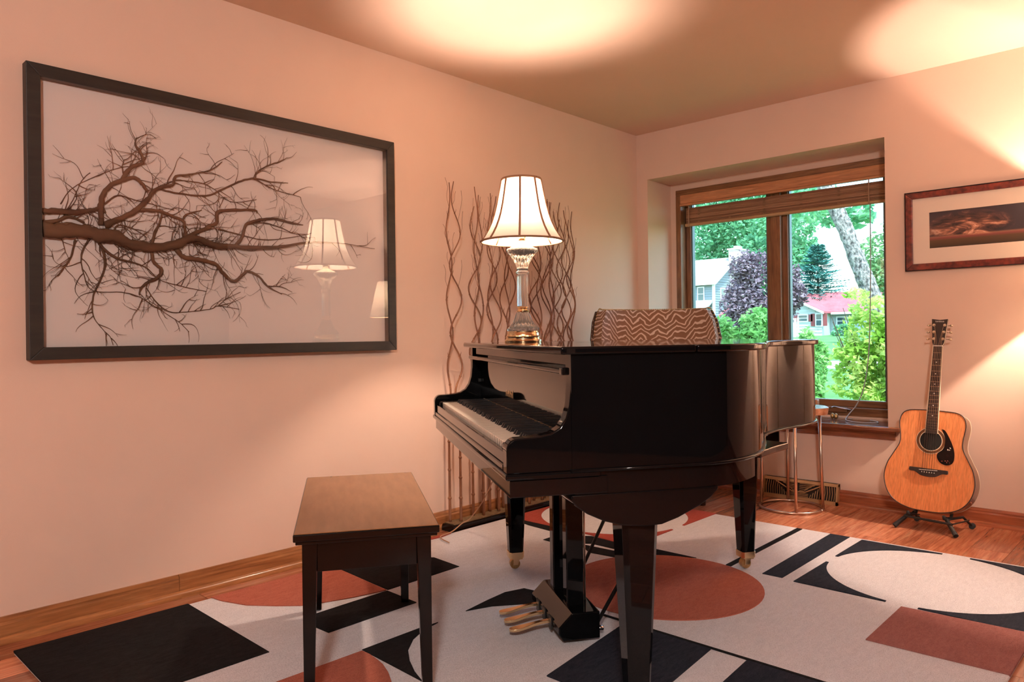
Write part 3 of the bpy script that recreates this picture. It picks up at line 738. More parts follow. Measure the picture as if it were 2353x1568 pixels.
# leg blocks and legs
def leg_block(y0, y1, flip=False):
    p = [(.165, .622), (.165, .607), (.178, .592), (.205, .573), (.25, .552), (.30, .538), (.36, .532), (.405, .534), (.45, .548), (.51, .575), (.545, .597), (.560, .612), (.565, .622)]
    return MB().prism(p, y0, y1, 'y').build('leg_block', 'lacquer', pn, smooth=True, auto=30, bevel=.003)
leg_block(.006, .17); leg_block(W - .17, W - .006)
box('leg_block', 'lacquer', pn, 1.17, 1.37, .98, 1.24, .565, .622, .006)
MB().prism([(.99, .50), (1.10, .585), (1.185, .64), (1.14, .72), (1.0, .65), (.93, .57)], .596, .621).build('rim_brace', 'lacquer_satin', pn, bevel=.004)
def leg(u, v_, top):
    def sq(h, z): c = h * .72; return [(u + a, v_ + b, z) for a, b in ((h, -c), (h, c), (c, h), (-c, h), (-h, c), (-h, -c), (-c, -h), (c, -h))]
    l = MB().hexa(sq(.030, .090), sq(.050, top)).build('leg', 'lacquer', pn, bevel=.001)
    f = MB().hexa(sq(.032, .066), sq(.0325, .092)).build('ferrule', 'brass', l, bevel=.001)
    c = MB().tube([(u - .004, v_ - .012, .0385), (u - .004, v_ + .012, .0385)], .0215, 20).build('caster_wheel', 'brass_old', l, smooth=True, auto=40)
    m = MB().tube([(u, v_, .066), (u, v_ + .006, .058)], .012, 10)
    for s in (-1, 1):
        y0_ = v_ + s * .0155
        m.hexa([(u - .014, y0_ - .002, .034), (u + .008, y0_ - .002, .034), (u + .008, y0_ + .002, .034), (u - .014, y0_ + .002, .034)],
               [(u - .012, y0_ - .002, .062), (u + .016, y0_ - .002, .062), (u + .016, y0_ + .002, .062), (u - .012, y0_ + .002, .062)])
    m.box(u - .014, u + .028, v_ - .018, v_ + .018, .057, .064)
    m.build('caster_fork', 'brass', l)
leg(.362, .085, .54); leg(.335, W - .085, .54); leg(1.285, 1.115, .57)
# pedal lyre
pb = MB().prism([(.285, .052), (.285, .074), (.330, .118), (.425, .118), (.425, .030), (.300, .030)], .545, .895, 'y').build('pedal_box', 'lacquer', pn, bevel=.004)
box('lyre_top', 'lacquer', pn, .30, .45, .56, .89, .598, .622, .004)
for y in (.640, .800): box('lyre_post', 'lacquer', pn, .335, .395, y - .022, y + .022, .112, .60, .004)
for y in (.66, .72, .78): MB().tube([(.412, y, .10), (.412, y, .60)], .0035, 8).build('pedal_rod', 'rosegold', pn, smooth=True)
for y, dy in ((.575, -.03), (.865, .03)):
    MB().tube([(.42, y, .06), (.74, y + dy * 2, .625)], .0065, 8).build('lyre_brace', 'black_metal', pn, smooth=True)
    MB().tube([(.425, y, .052), (.445, y, .05)], .009, 10).build('brace_knob', 'chrome', pn, smooth=True)
for y in (.640, .720, .800):
    pp = smoothpath([(.33, .008, .071), (.27, .008, .070), (.235, .0085, .066), (.205, .012, .060), (.178, .016, .055), (.158, .015, .053), (.146, .009, .0525), (.142, .002, .0525)], 3)
    bot = [(x, y + w_) for x, w_, z in pp]
    m = MB(); n = len(pp)
    for x, w_, z in pp: m.v += [(x, y + w_, z), (x, y - w_, z), (x, y - w_, z - .009), (x, y + w_, z - .009)]
    for k in range(n - 1):
        for q in range(4): m._f((k * 4 + q, k * 4 + (q + 1) % 4, k * 4 + 4 + (q + 1) % 4, k * 4 + 4 + q))
    m._f((3, 2, 1, 0)); m._f(tuple((n - 1) * 4 + q for q in range(4)))
    m.build('pedal', 'brass', pn, smooth=True, auto=40, bevel=.0015)
    box('pedal_guide', 'black_metal', pn, .281, .286, y - .016, y + .016, .040, .082)

# ================================================================== bench
bn = thing('piano_bench', 'dark lacquered wooden piano bench in front of the keyboard', 'bench', (.982, -3.074, 0), (0, 0, math.atan2(.833, .554)))
mat('bench_wood', (.0035, .0018, .0013), .16, ior=1.36, c2=(.006, .003, .002), nscale=4, nstretch=(2, 14, 14)); mat('bench_reflect', (.27, .13, .055), .26, ior=1.6, c2=(.31, .15, .065), nscale=3, nstretch=(12, 2, 12))
bl, bw = .828 / 2, .392 / 2
box('seat_top', 'bench_wood', bn, -bw, bw, -bl, bl, .477, .4975, .003, 3)
box('seat_reflection', 'bench_reflect', bn, -bw + .003, bw - .003, -bl + .003, bl - .003, .4965, .5, .001, 1)  # brown layer paints the wall's reflection onto the dark seat
box('seat_edge', 'bench_wood', bn, -bw + .006, bw - .006, -bl + .006, bl - .006, .468, .4772, .002)
for s in (-1, 1):
    box('apron', 'bench_wood', bn, -bw + .06, bw - .06, s * (bl - .045) - .011, s * (bl - .045) + .011, .385, .468, .002)
    box('apron', 'bench_wood', bn, s * (bw - .045) - .011, s * (bw - .045) + .011, -bl + .06, bl - .06, .385, .468, .002)
for a in (-1, 1):
    for b in (-1, 1):
        x, y = a * (bw - .042), b * (bl - .042); h0, h1 = .0135, .020
        q = lambda h, z, ox, oy: [(x + ox + i * h, y + oy + j * h, z) for i, j in ((-1, -1), (1, -1), (1, 1), (-1, 1))]
        MB().hexa(q(h0, RUGZ, a * .006, b * .006), q(h1, .468, 0, 0)).build('leg', 'bench_wood', bn, bevel=.002)

# ================================================================== table lamp on the piano
LX, LY, LZ = .812, -2.108, .9926
lp = thing('table_lamp', 'lit crystal column table lamp with cream bell shade standing on the piano', 'lamp', (LX, LY, LZ))
MB().lathe([(.080, 0), (.081, .006), (.079, .010), (.074, .012), (.073, .020), (.075, .024), (.070, .028), (.069, .038), (.066, .042), (.066, .047)], 48).build('base', 'brass', lp, smooth=True, auto=35)
MB().lathe([(.062, .047), (.066, .052), (.066, .058), (.060, .064), (.046, .079), (.036, .098), (.030, .118), (.027, .128)], 120, flute=.07, nf=20).build('glass_bell', 'lamp_glass', lp, smooth=True)
MB().lathe([(.020, .128), (.026, .131), (.027, .136), (.022, .140), (.021, .144), (.026, .148), (.024, .153)], 32).build('lower_collar', 'brass', lp, smooth=True, auto=40)
MB().lathe([(.0225, .153), (.0235, .156), (.0225, .285), (.0225, .292)], 72, flute=.06, nf=12).build('glass_column', 'lamp_glass', lp, smooth=True)
MB().lathe([(.018, .292), (.027, .295), (.030, .301), (.027, .308), (.020, .311), (.025, .315), (.026, .320)], 32).build('glass_ring', 'lamp_glass', lp, smooth=True)
MB().lathe([(.024, .320), (.025, .328), (.032, .345), (.046, .372), (.056, .384), (.064, .392), (.065, .400), (.060, .406)], 120, flute=.07, nf=20).build('glass_capital', 'lamp_glass', lp, smooth=True)
MB().lathe([(.058, .406), (.050, .412), (.030, .420), (.018, .428), (.015, .44)], 32).build('cap_plate', 'ivory', lp, smooth=True, auto=40)
MB().lathe([(.014, .44), (.016, .445), (.016, .475), (.012, .48)], 20).build('socket', 'brass', lp, smooth=True, auto=40)
MB().lathe([(.010, .48), (.014, .495), (.026, .525), (.029, .545), (.024, .565), (.010, .578), (.002, .58)], 20).build('bulb', 'bulb_glow', lp, smooth=True)
for s in (-1, 1): MB().tube(smoothpath([(.012 * s, 0, .445), (.040 * s, 0, .50), (.050 * s, 0, .57), (.035 * s, 0, .66), (.004 * s, 0, .705)], 6), .0018, 6).build('harp', 'brass', lp, smooth=True)
prof = [(.1785, .437), (.160, .462), (.143, .490), (.128, .522), (.116, .556), (.106, .594), (.098, .634), (.0905, .674), (.0845, .708)]
def gored(prof, nrib=8, sag=.045, per=6):
    """bell shade whose cloth sags a little between the ribs"""
    m = MB(); n = nrib * per
    for r, z in prof:
        for k in range(n):
            f = (k % per) / per; a = 2 * PI * k / n - .10
            rr = r * (1 - sag * math.sin(PI * f) * .6)
            m.v.append((rr * math.cos(a), rr * math.sin(a), z))
    for j in range(len(prof) - 1):
        for k in range(n): m._f((j * n + k, j * n + (k + 1) % n, (j + 1) * n + (k + 1) % n, (j + 1) * n + k))
    return m
shade = gored(prof).build('shade', 'shade_cloth', lp, smooth=True)
for k in range(8):
    a = 2 * PI * k / 8 - .10
    MB().tube([((r + .0008) * math.cos(a), (r + .0008) * math.sin(a), z) for r, z in prof], .0046, 6).build('shade_rib', 'shade_trim', shade, smooth=True)
for r, z in ((.1785, .438), (.0845, .707)):
    n = 64; MB().tube([(r * math.cos(2 * PI * k / n), r * math.sin(2 * PI * k / n), z) for k in range(n + 1)], .0048, 6).build('shade_binding', 'shade_trim', shade, smooth=True)
MB().lathe([(.002, .705), (.006, .708), (.004, .714), (.007, .720), (.002, .728)], 12).build('finial', 'brass', lp, smooth=True)
cl_ = Matrix.Translation((-LX, -LY, -LZ))
cord = [(.775, -2.075, .996), (.735, -2.052, .997), (.715, -2.040, .985), (.70, -2.03, .90), (.62, -2.0, .60), (.42, -1.935, .28), (.24, -1.89, .10), (.175, -1.90, .055), (.165, -1.96, .024), (.19, -2.06, .022), (.30, -2.10, .022)]
MB().tube(smoothpath([(a - LX, b - LY, c - LZ) for a, b, c in cord], 8), .0028, 6).build('power_cord', 'cord_tan', lp, smooth=True)
def bulb(name, loc, power, r=.028, col=WARM):
    d = bpy.data.lights.new(name, 'POINT'); d.energy = power; d.color = col; d.shadow_soft_size = r
    o = bpy.data.objects.new(name, d); COL.objects.link(o); o.location = loc
    return o
b1 = bulb('table_lamp_light', (0, 0, .60), P_TABLE); b1.parent = lp

# ================================================================== curly willow screen in its tray
ws = thing('willow_screen', 'row of curly willow stems rising from a long black tray against the wall', 'plant stand', (.07, -1.34, 0), world=True)
TY0, TY1 = -1.915, -.80
MB().prism([(.034, .0), (.134, .0), (.134, .018), (.128, .022), (.128, .034), (.122, .038), (.046, .038), (.040, .034), (.034, .022)], TY0, TY1, 'y').build('tray', 'bench_wood', ws, bevel=.002)
mat('moss', (.12, .07, .03), .95, c2=(.2, .12, .05), nscale=60, bump=.8, bscale=90)
box('tray_fill', 'moss', ws, .045, .123, TY0 + .012, TY1 - .012, .036, .042)
random.seed(77)
clusters = [(-1.855, 2), (-1.665, 3), (-1.545, 3), (-1.43, 3), (-1.30, 3), (-1.18, 3), (-1.07, 4), (-.97, 3), (-.88, 4)]
for cy, cnt in clusters:
    lam = random.uniform(.30, .36)
    for q in range(cnt):
        yb = cy + (q - (cnt - 1) / 2) * .036 + random.uniform(-.006, .006); xb = .06 + (q % 2) * .035 + random.uniform(-.006, .006)
        top = random.uniform(1.72, 1.86) if cy < -.9 else random.uniform(1.66, 1.80)
        amp = random.choice((.010, .028, .033, .038)) if cnt > 2 else (.012, .033)[q % 2]
        ph = q * PI + random.uniform(-.4, .4)
        zb = .60 + random.uniform(-.12, .12)
        pts = []; rr = []
        m = MB(); n = 84
        for k in range(n + 1):
            z = .037 + (top - .037) * k / n
            e = min(1, max(0, (z - zb) / .22)); e2 = 1 if z < top - .30 else .35 + .65 * (top - z) / .30
            pull = (cy - yb) * e * .8
            y = yb + pull + e * e2 * amp * math.sin(2 * PI * (z - zb) / lam + ph); x = xb + e * .010 * math.sin(2 * PI * (z - zb) / (lam * 1.13) + ph + 1.3)
            pts.append((max(.016, x), y, z)); rr.append(.0084 - .0060 * (k / n) ** .7)
        m.tube(pts, rr, 6)
        for k in range(6, n - 4, random.choice((5, 6, 7))):  # nodes and little thorns
            p = Vector(pts[k]); m.ball(p, rr[k] * 1.45, 4)
            if k > 30:
                s_ = random.choice((-1, 1)); m.tube([p, p + Vector((.001, s_ * .007, .012)), p + Vector((.001, s_ * .010, .022))], [rr[k] * .7, rr[k] * .4, .0006], 4)
        for k in range(n - 26, n - 3, 4):                    # whippy tips
            p = Vector(pts[k]); s_ = random.choice((-1, 1)); L = random.uniform(.07, .17)
            m.tube(smoothpath([p, p + Vector((0, s_ * .016, L * .35)), p + Vector((0, s_ * .020 + random.uniform(-.012, .012), L * .7)), p + Vector((0, s_ * .026, L))], 3), .0011, 4)
        m.build('stem', 'willow_base' if False else 'willow', ws, smooth=True)

# ================================================================== barrel armchair behind the piano
ch = thing('barrel_armchair', 'armchair with zebra chevron upholstery and nailhead trim behind the piano', 'chair', (.585, -.630, 0), (0, 0, R(43.4)))
ch.scale = (1.08, 1.08, 1.013)
m_, nt_, b_ = _nodes('chevron'); MATS['chevron'] = m_
tc = nt_.nodes.new('ShaderNodeTexCoord'); sx = nt_.nodes.new('ShaderNodeSeparateXYZ')
nz = nt_.nodes.new('ShaderNodeTexNoise'); nz.inputs['Scale'].default_value = 18; nz.inputs['Detail'].default_value = 1
mixv = nt_.nodes.new('ShaderNodeVectorMath'); mixv.operation = 'MULTIPLY_ADD'; mixv.inputs[1].default_value = (.030, .030, .030)
nt_.links.new(tc.outputs['Object'], nz.inputs['Vector']); nt_.links.new(nz.outputs['Color'], mixv.inputs[0]); nt_.links.new(tc.outputs['Object'], mixv.inputs[2]); nt_.links.new(mixv.outputs[0], sx.inputs[0])
zig = mnode('PINGPONG', sx.outputs['X'], .050)
ph_ = mnode('MODULO', mnode('ADD', mnode('ADD', sx.outputs['Z'], sx.outputs['Y']), mnode('MULTIPLY', zig, -.85)), .036)
lin = _ramp(nt_, mnode('MULTIPLY', ph_, 1 / .036), [(.22, (.72, .56, .45)), (.30, (.27, .135, .07)), (.93, (.25, .12, .06)), (1.0, (.72, .56, .45))])
nt_.links.new(lin.outputs[0], b_.inputs['Base Color']); b_.inputs['Roughness'].default_value = .75; b_.inputs['Sheen Weight'].default_value = .2
mat('chair_wood', (.045, .022, .012), .35)
# local frame: -y faces the room, x across; the back wraps round in plan
BWD = .345
def backring(hh, t, z):                                # plan curve of the barrel back at half width hh
    return [(hh * math.sin(a), .24 - (1 - math.cos(a)) * .30 * 1.0 + t, z) for a in [R(-78 + 156 * k / 24) for k in range(25)]]
mI = MB(); rows = []
levels = [(.36, .285, .0), (.55, .298, .01), (.75, .316, .022), (.92, .332, .032), (1.02, .341, .040), (1.09, .345, .044), (1.135, .343, .047), (1.157, .336, .052)]
def lvl(z, hh, t, k): # top edge drops towards the arms
    f = abs(-78 + 156 * k / 24) / 78
    drop = max(0, f - .70) / .30
    return min(z, 1.165 - .42 * drop ** 2.2)
m = MB(); n = 25
for z, hh, t in levels:
    for k, p in enumerate(backring(hh, t, z)): m.v.append((p[0], p[1], lvl(z, hh, t, k)))
for z, hh, t in reversed(levels):
    for k, p in enumerate(backring(hh + .055, t + .065, z)): m.v.append((p[0], p[1], lvl(z, hh, t, k) - (.012 if z > 1.15 else 0)))
L_ = len(levels) * 2
for j in range(L_ - 1):
    for k in range(n - 1): m._f((j * n + k, (j + 1) * n + k, (j + 1) * n + k + 1, j * n + k + 1))
for k in range(n - 1): m._f(((L_ - 1) * n + k, k, k + 1, (L_ - 1) * n + k + 1))
for e in (0, n - 1): m._f([j * n + e for j in (range(L_) if e == 0 else reversed(range(L_)))])
bk = m.build('backrest', 'chevron', ch, smooth=True, auto=50)
m = MB(); top = levels[-1]
ringi = [(p[0], p[1], lvl(top[0], 0, 0, k)) for k, p in enumerate(backring(top[1] + .03, top[2] + .03, top[0]))]
MB().tube([(p[0] * 1.085, p[1] + .035, p[2] - .014) for p in ringi], .0085, 8).build('top_rail', 'chair_wood', ch, smooth=True)
m = MB()
sp2 = smoothpath([(p[0] * 1.04, p[1] + .012, p[2] + .004) for p in ringi], 4)
for p in sp2[::1]: m.ball(p, .0052, 4)
tag(m.build('nailheads', 'brass_old', bk, smooth=True), kind='stuff')
MB().prism([(-.30, -.36), (.30, -.36), (.315, -.05), (.27, .16), (.14, .24), (-.14, .24), (-.27, .16), (-.315, -.05)], .33, .47).build('seat', 'chevron', ch, bevel=.03, seg=4)
MB().prism([(-.29, -.345), (.29, -.345), (.30, -.05), (.25, .15), (-.25, .15), (-.30, -.05)], .24, .332).build('seat_frame', 'chair_wood', ch, bevel=.004)
for a, b in ((-.20, -.06), (.20, -.06), (-.18, .12), (.18, .12)):
    MB().hexa([(a + i * .014, b + j * .014, RUGZ / 1.013 if (a, b) == (-.20, -.06) else .001) for i, j in ((-1, -1), (1, -1), (1, 1), (-1, 1))], [(a + i * .023, b + j * .023, .245) for i, j in ((-1, -1), (1, -1), (1, 1), (-1, 1))]).build('leg', 'chair_wood', ch, bevel=.002)

# ================================================================== side table by the window
st = thing('side_table', 'small round stone slice side table on a thin rose gold wire base', 'table', (1.207, -.262, 0))
n = 48
MB().tube([(.172 * math.cos(2 * PI * k / n), .172 * math.sin(2 * PI * k / n), .008) for k in range(n + 1)], .0075, 8).build('base_ring', 'rosegold', st, smooth=True)
MB().tube([(.150 * math.cos(2 * PI * k / n), .150 * math.sin(2 * PI * k / n), .545) for k in range(n + 1)], .006, 8).build('top_ring', 'rosegold', st, smooth=True)
for a in (186, 118, 20, 302):
    MB().tube([(.172 * math.cos(R(a)), .172 * math.sin(R(a)), .012), (.158 * math.cos(R(a)), .158 * math.sin(R(a)), .545)], .0085, 10).build('leg', 'rosegold', st, smooth=True)
mat('stone_top', (.45, .50, .55), .12, c2=(.75, .75, .73), nscale=7, coat=.3); mat('stone_edge', (.42, .17, .07), .4, c2=(.75, .42, .26), nscale=18, bump=.5, bscale=60)  # window's bluish-white reflection is put into the stone top colour
random.seed(5)
ring = [(.200 + .012 * math.sin(3 * a) + .006 * math.sin(7 * a + 1)) for a in [2 * PI * k / 40 for k in range(40)]]
pl = [(r * math.cos(2 * PI * k / 40), r * math.sin(2 * PI * k / 40)) for k, r in enumerate(ring)]
MB().hexa([(x * .97, y * .97, .551) for x, y in pl], [(x, y, .588) for x, y in pl]).build('stone_slab', 'stone_edge', st, smooth=True, auto=50)
MB().hexa([(x * .985, y * .985, .587) for x, y in pl], [(x * .985, y * .985, .5895) for x, y in pl]).build('polished_top', 'stone_top', st)

# ================================================================== acoustic guitar on its stand
GL = R(-12.5)
gt = thing('acoustic_guitar', 'natural spruce dreadnought acoustic guitar leaning on a black floor stand', 'guitar', (1.9225, -.305, .098), (GL, R(1.5), 0))
wood('spruce', (.90, .32, .115), (.82, .27, .09), (.94, .37, .14), 'z', .22, 2.5, False, .5); mat('mahogany', (.14, .055, .022), .25, c2=(.20, .085, .035), nscale=4, nstretch=(6, 6, 1), coat=.4)
mat('cream_binding', (.80, .66, .46), .4); mat('rosewood', (.030, .017, .012), .4, c2=(.05, .027, .018), nscale=12, nstretch=(8, 8, 1)); mat('pickguard', (.012, .009, .008), .12, c2=(.022, .012, .010), nscale=30)
mat('pick_fleck', (.36, .10, .07), .2); mat('nickel', (.78, .70, .55), .2, 1.0); mat('pearl', (.85, .8, .7), .3)
half = smoothpath([(0, .0), (.07, .004), (.135, .028), (.178, .075), (.1985, .145), (.190, .215), (.163, .275), (.140, .325), (.1375, .365), (.1445, .415), (.1455, .450), (.134, .484), (.105, .502), (.05, .507), (0, .508)], 5)
half = [(x * 1.05, z * 1.018) for x, z in half]
outl = half + [(-x, z) for x, z in half[::-1][1:-1]]
GD = .112
MB().prism(outl, .004, GD, 'y').build('back_and_sides', 'mahogany', gt, smooth=True, auto=35)
sb = MB().prism(outl, -.001, .0045, 'y').build('soundboard', 'spruce', gt)
def scaled(k): return [(x * k, .254 + (z - .254) * k) for x, z in outl]
def loop(pts, y, r, nm, mt, par): return MB().tube([(x, y, z) for x, z in pts + pts[:1]], r, 6).build(nm, mt, par, smooth=True)
loop(scaled(1.0), -.0008, .0026, 'edge_binding', 'rosewood', gt); loop(scaled(1.002), .004, .0014, 'cream_line', 'cream_binding', gt); loop(scaled(1.0), GD - .001, .0012, 'back_binding', 'cream_binding', gt)
SZ = .360
mat('hole_shade', (.006, .0035, .0025), .9)
MB().prism(arc(0, SZ, .051, 0, 352, 44), -.0022, -.0008, 'y').build('soundhole', 'hole_shade', sb)  # dark disc painted in for the shaded opening
def annulus(r0, r1, y0, y1):
    m = MB(); n = 48
    for r in (r0, r1):
        for y in (y0, y1): m.v += [(r * math.cos(2 * PI * k / n), y, SZ + r * math.sin(2 * PI * k / n)) for k in range(n)]
    for a, b in ((0, 2), (2, 3), (3, 1), (1, 0)):
        for k in range(n): m._f((a * n + k, a * n + (k + 1) % n, b * n + (k + 1) % n, b * n + k))
    return m
annulus(.0505, .0535, -.0028, -.001).build('rosette_ring', 'cream_binding', sb); annulus(.0545, .0665, -.0022, -.001).build('rosette', 'pick_fleck' if False else 'mahogany', sb); annulus(.0665, .0685, -.0026, -.001).build('rosette_ring', 'cream_binding', sb)
pg = smoothpath([(x_, z_ + .015) for x_, z_ in [(.046, .408), (.062, .403), (.085, .365), (.106, .315), (.112, .27), (.104, .240), (.080, .228), (.052, .236), (.034, .262), (.036, .285), (.058, .308), (.0665, .345), (.060, .378), (.046, .408)]], 4)
pgo = MB().prism(pg[:-1], -.0030, -.001, 'y').build('pickguard', 'pickguard', sb)
random.seed(9)
for k in range(9):
    x, z = random.uniform(.050, .098), random.uniform(.257, .277) if k < 6 else random.uniform(.285, .335)
    if k >= 6: x = random.uniform(.078, .10)
    a = random.uniform(0, PI); dx, dz = .005 * math.cos(a), .004 * math.sin(a) + .001
    MB().prism([(x - dx, z - dz * .4), (x + dz * .3, z - dz), (x + dx, z + dz * .5), (x - dz * .2, z + dz)], -.0035, -.0028, 'y').build('fleck', 'pick_fleck' if k < 6 else 'pearl', pgo)
br = smoothpath([(x_, z_ + .027) for x_, z_ in [(-.088, .189), (-.088, .171), (-.062, .168), (-.035, .152), (0, .147), (.035, .152), (.062, .168), (.088, .171), (.088, .189)]], 4)
bro = MB().prism(br, -.010, -.001, 'y').build('bridge', 'rosewood', gt, bevel=.001)
MB().prism([(-.042, .2045), (.042, .2085), (.042, .2115), (-.042, .2075)], -.0135, -.009, 'y').build('saddle', 'pearl', bro)
for k in range(6): MB().ball((-.0285 + k * .0114, -.011, .196), .0026, 5).build('bridge_pin', 'pearl', bro, smooth=True)
NZ, SAD = .858, .208                                    # nut and saddle
nk = MB().hexa([(-.0285, .0, .40), (.0285, .0, .40), (.020, .020, .40), (-.020, .020, .40)], [(-.0218, .0, NZ), (.0218, .0, NZ), (.014, .018, NZ), (-.014, .018, NZ)]).build('neck', 'mahogany', gt, bevel=.003)
fbz0 = .398
fbd = MB().hexa([(-.0285, -.006, fbz0), (.0285, -.006, fbz0), (.0285, .0, fbz0), (-.0285, .0, fbz0)], [(-.0218, -.006, NZ), (.0218, -.006, NZ), (.0218, .0, NZ), (-.0218, .0, NZ)]).build('fingerboard', 'rosewood', gt)
for s in (-1, 1): MB().tube([(s * .0288, -.0045, fbz0), (s * .0221, -.0045, NZ)], .0022, 6).build('neck_binding', 'cream_binding', fbd)
sc_len = NZ - SAD
for k in range(1, 21):
    z = SAD + sc_len / 2 ** (k / 12); hw = .0218 + (NZ - z) / (NZ - fbz0) * .0067
    if z > fbz0: MB().box(-hw, hw, -.0072, -.005, z - .0009, z + .0009).build('fret', 'nickel', fbd)
for k in (3, 5, 7, 9, 12, 15):
    z = SAD + sc_len * (1 / 2 ** (k / 12) + 1 / 2 ** ((k - 1) / 12)) / 2
    MB().lathe([(.0028, 0), (.0028, .0009)], 10).build('inlay_dot', 'pearl', fbd).matrix_local = Matrix.Translation((0, -.006, z)) @ Matrix.Rotation(R(90), 4, 'X')
hs = MB().prism([(-.0218, NZ + .002), (.0218, NZ + .002), (.029, NZ + .020), (.0325, NZ + .07), (.0385, NZ + .146), (0, NZ + .141), (-.0385, NZ + .146), (-.0325, NZ + .07), (-.029, NZ + .020)], -.003, .0125, 'y').build('headstock', 'rosewood', gt, bevel=.001)
MB().tube([(s_[0], -.002, s_[1]) for s_ in ((.0215, NZ + .002), (.0292, NZ + .020), (.0328, NZ + .07), (.0388, NZ + .146))], .0016, 5).build('head_binding', 'cream_binding', hs)
box('nut', 'pearl', gt, -.0222, .0222, -.0085, .001, NZ - .002, NZ + .003)
for s in (-1, 1):
    for k in range(3):
        z = NZ + .038 + k * .037; x = s * (.021 + k * .0022)
        tn = MB().lathe([(.0075, 0), (.0075, .003), (.004, .0032), (.004, .010), (.0028, .0102)], 14).build('tuner', 'nickel', hs, smooth=True, auto=40)
        tn.matrix_local = Matrix.Translation((x, -.003, z)) @ Matrix.Rotation(R(90), 4, 'X')
        bt = MB().tube([(s * .034, .008, z), (s * .046, .008, z)], .0025, 8); bt.ball((s * .0535, .008, z), .0085, 6, .8); bt.build('tuner_button', 'nickel', hs, smooth=True, auto=50)
for k in range(6):
    f = (k - 2.5) / 2.5; ti = k if k < 3 else 5 - k
    zt_ = NZ + .038 + ti * .037; xt = (-1 if k < 3 else 1) * (.021 + ti * .0022 - .004)
    MB().tube([(f * .0285, -.0125, .199), (f * .0275, -.0148, SAD), (f * .0180, -.0098, NZ + .001), (xt, -.008, zt_)], .0012 - .00009 * k, 5).build('string', 'nickel', gt)
fc = bpy.data.curves.new('head_lettering', 'FONT'); fc.body = 'YAMAHA'; fc.size = .0105; fc.align_x = 'CENTER'; fc.extrude = .0003
fo = bpy.data.objects.new('tmp_text', fc); COL.objects.link(fo)
me = bpy.data.meshes.new_from_object(fo.evaluated_get(bpy.context.evaluated_depsgraph_get())); bpy.data.objects.remove(fo)
me.materials.clear(); me.materials.append(MATS['pearl'])
tx = add('head_lettering', me, hs); tx.matrix_local = Matrix.Translation((0, -.0036, NZ + .1285)) @ Matrix.Rotation(R(90), 4, 'X')
# the stand
gs_ = thing('guitar_stand', 'low black tubular floor stand holding the acoustic guitar', 'guitar stand', (1.93, -.23, 0), world=True)
FL, FR, BL, BR = (1.788, -.352, .012), (2.074, -.376, .012), (1.835, -.125, .012), (2.090, -.120, .012)
TL, TR = (1.846, -.292, .074), (2.010, -.294, .074)
for a, b in ((FL, TL), (FR, TR)):
    l_ = MB().tube([a, b], [.0115, .0095], 12).build('front_leg', 'black_metal', gs_, smooth=True, auto=50)
    MB().tube([a, tuple(Vector(a).lerp(Vector(b), .18))], [.0125, .0118], 12).build('rubber_foot', 'black_rubber', l_, smooth=True, auto=50)
for a, b in ((BL, TL), (BR, TR)):
    l_ = MB().tube([a, (b[0] * .35 + a[0] * .65, b[1] * .35 + a[1] * .65, .066), (b[0], b[1] + .02, .062)], .0065, 10).build('rear_leg', 'black_metal', gs_, smooth=True)
    MB().tube([(a[0], a[1] - .012, .014), (a[0], a[1] + .012, .014)], .014, 12).build('rubber_foot', 'black_rubber', l_, smooth=True, auto=50)
MB().tube([(1.825, -.315, .062), (2.048, -.335, .056)], .0065, 8).build('cross_bar', 'black_metal', gs_)
MB().tube([(1.825, -.315, .062), (1.85, -.14, .04)], .004, 8).build('side_bar', 'black_metal', gs_)
MB().tube([(2.048, -.335, .056), (2.08, -.14, .045)], .004, 8).build('side_bar', 'black_metal', gs_)
for s, t in ((-1, TL), (1, TR)):
    MB().tube([(t[0], -.328, .090), (t[0], -.322, .076), (t[0], -.30, .072), (t[0], -.19, .054), (t[0], -.155, .09), (t[0], -.142, .18)], .0075, 8).build('cradle_arm', 'black_rubber', gs_, smooth=True)

# ================================================================== out-of-view lamps: floor lamp, and an added ceiling fill
fl = thing('floor_lamp', 'lit floor lamp with pale drum shade beside the small framed print', 'lamp', (2.64, -.235, 0))
MB().lathe([(.135, .0), (.137, .008), (.130, .018), (.05, .024), (.016, .032)], 40).build('base', 'brass_old', fl, smooth=True, auto=40)
MB().tube([(0, 0, .03), (0, 0, 1.26)], .011, 12).build('pole', 'brass_old', fl, smooth=True)
MB().lathe([(.014, 1.25), (.018, 1.26), (.018, 1.292), (.012, 1.295)], 20).build('socket', 'brass_old', fl, smooth=True, auto=40)
MB().lathe([(.010, 1.295), (.014, 1.305), (.026, 1.328), (.029, 1.343), (.024, 1.36), (.010, 1.372), (.002, 1.374)], 20).build('bulb', 'bulb_glow', fl, smooth=True)
fp = [(.205, 1.205), (.165, 1.38), (.129, 1.535)]
fs = MB().lathe(fp, 56, cap=False).build('shade', 'floor_shade_cloth', fl, smooth=True)
for r, z in (fp[0], fp[2]): MB().tube([(r * math.cos(2 * PI * k / 56), r * math.sin(2 * PI * k / 56), z) for k in range(57)], .003, 6).build('shade_binding', 'shade_trim', fs, smooth=True)
for k in range(3): MB().tube([(0, 0, 1.46), (.129 * math.cos(2.1 * k), .129 * math.sin(2.1 * k), 1.535)], .0018, 5).build('shade_spider', 'brass_old', fs)
b2 = bulb('floor_lamp_light', (0, 0, 1.402), P_FLOOR, .012); b2.parent = fl
cf = thing('ceiling_fill', 'added round fill light, unseen on the ceiling behind the camera', 'lamp', (3.9, -5.6, HC - .001))  # made-up lamp, added to fill the room with general light
MB().lathe([(.20, -.03), (.205, -.01), (.20, 0)], 40).build('pan', 'brass_old', cf, smooth=True, auto=40)
mat('fill_diffuser', (.9, .85, .75), .6, emit=(1, .86, .68), estr=2.5)
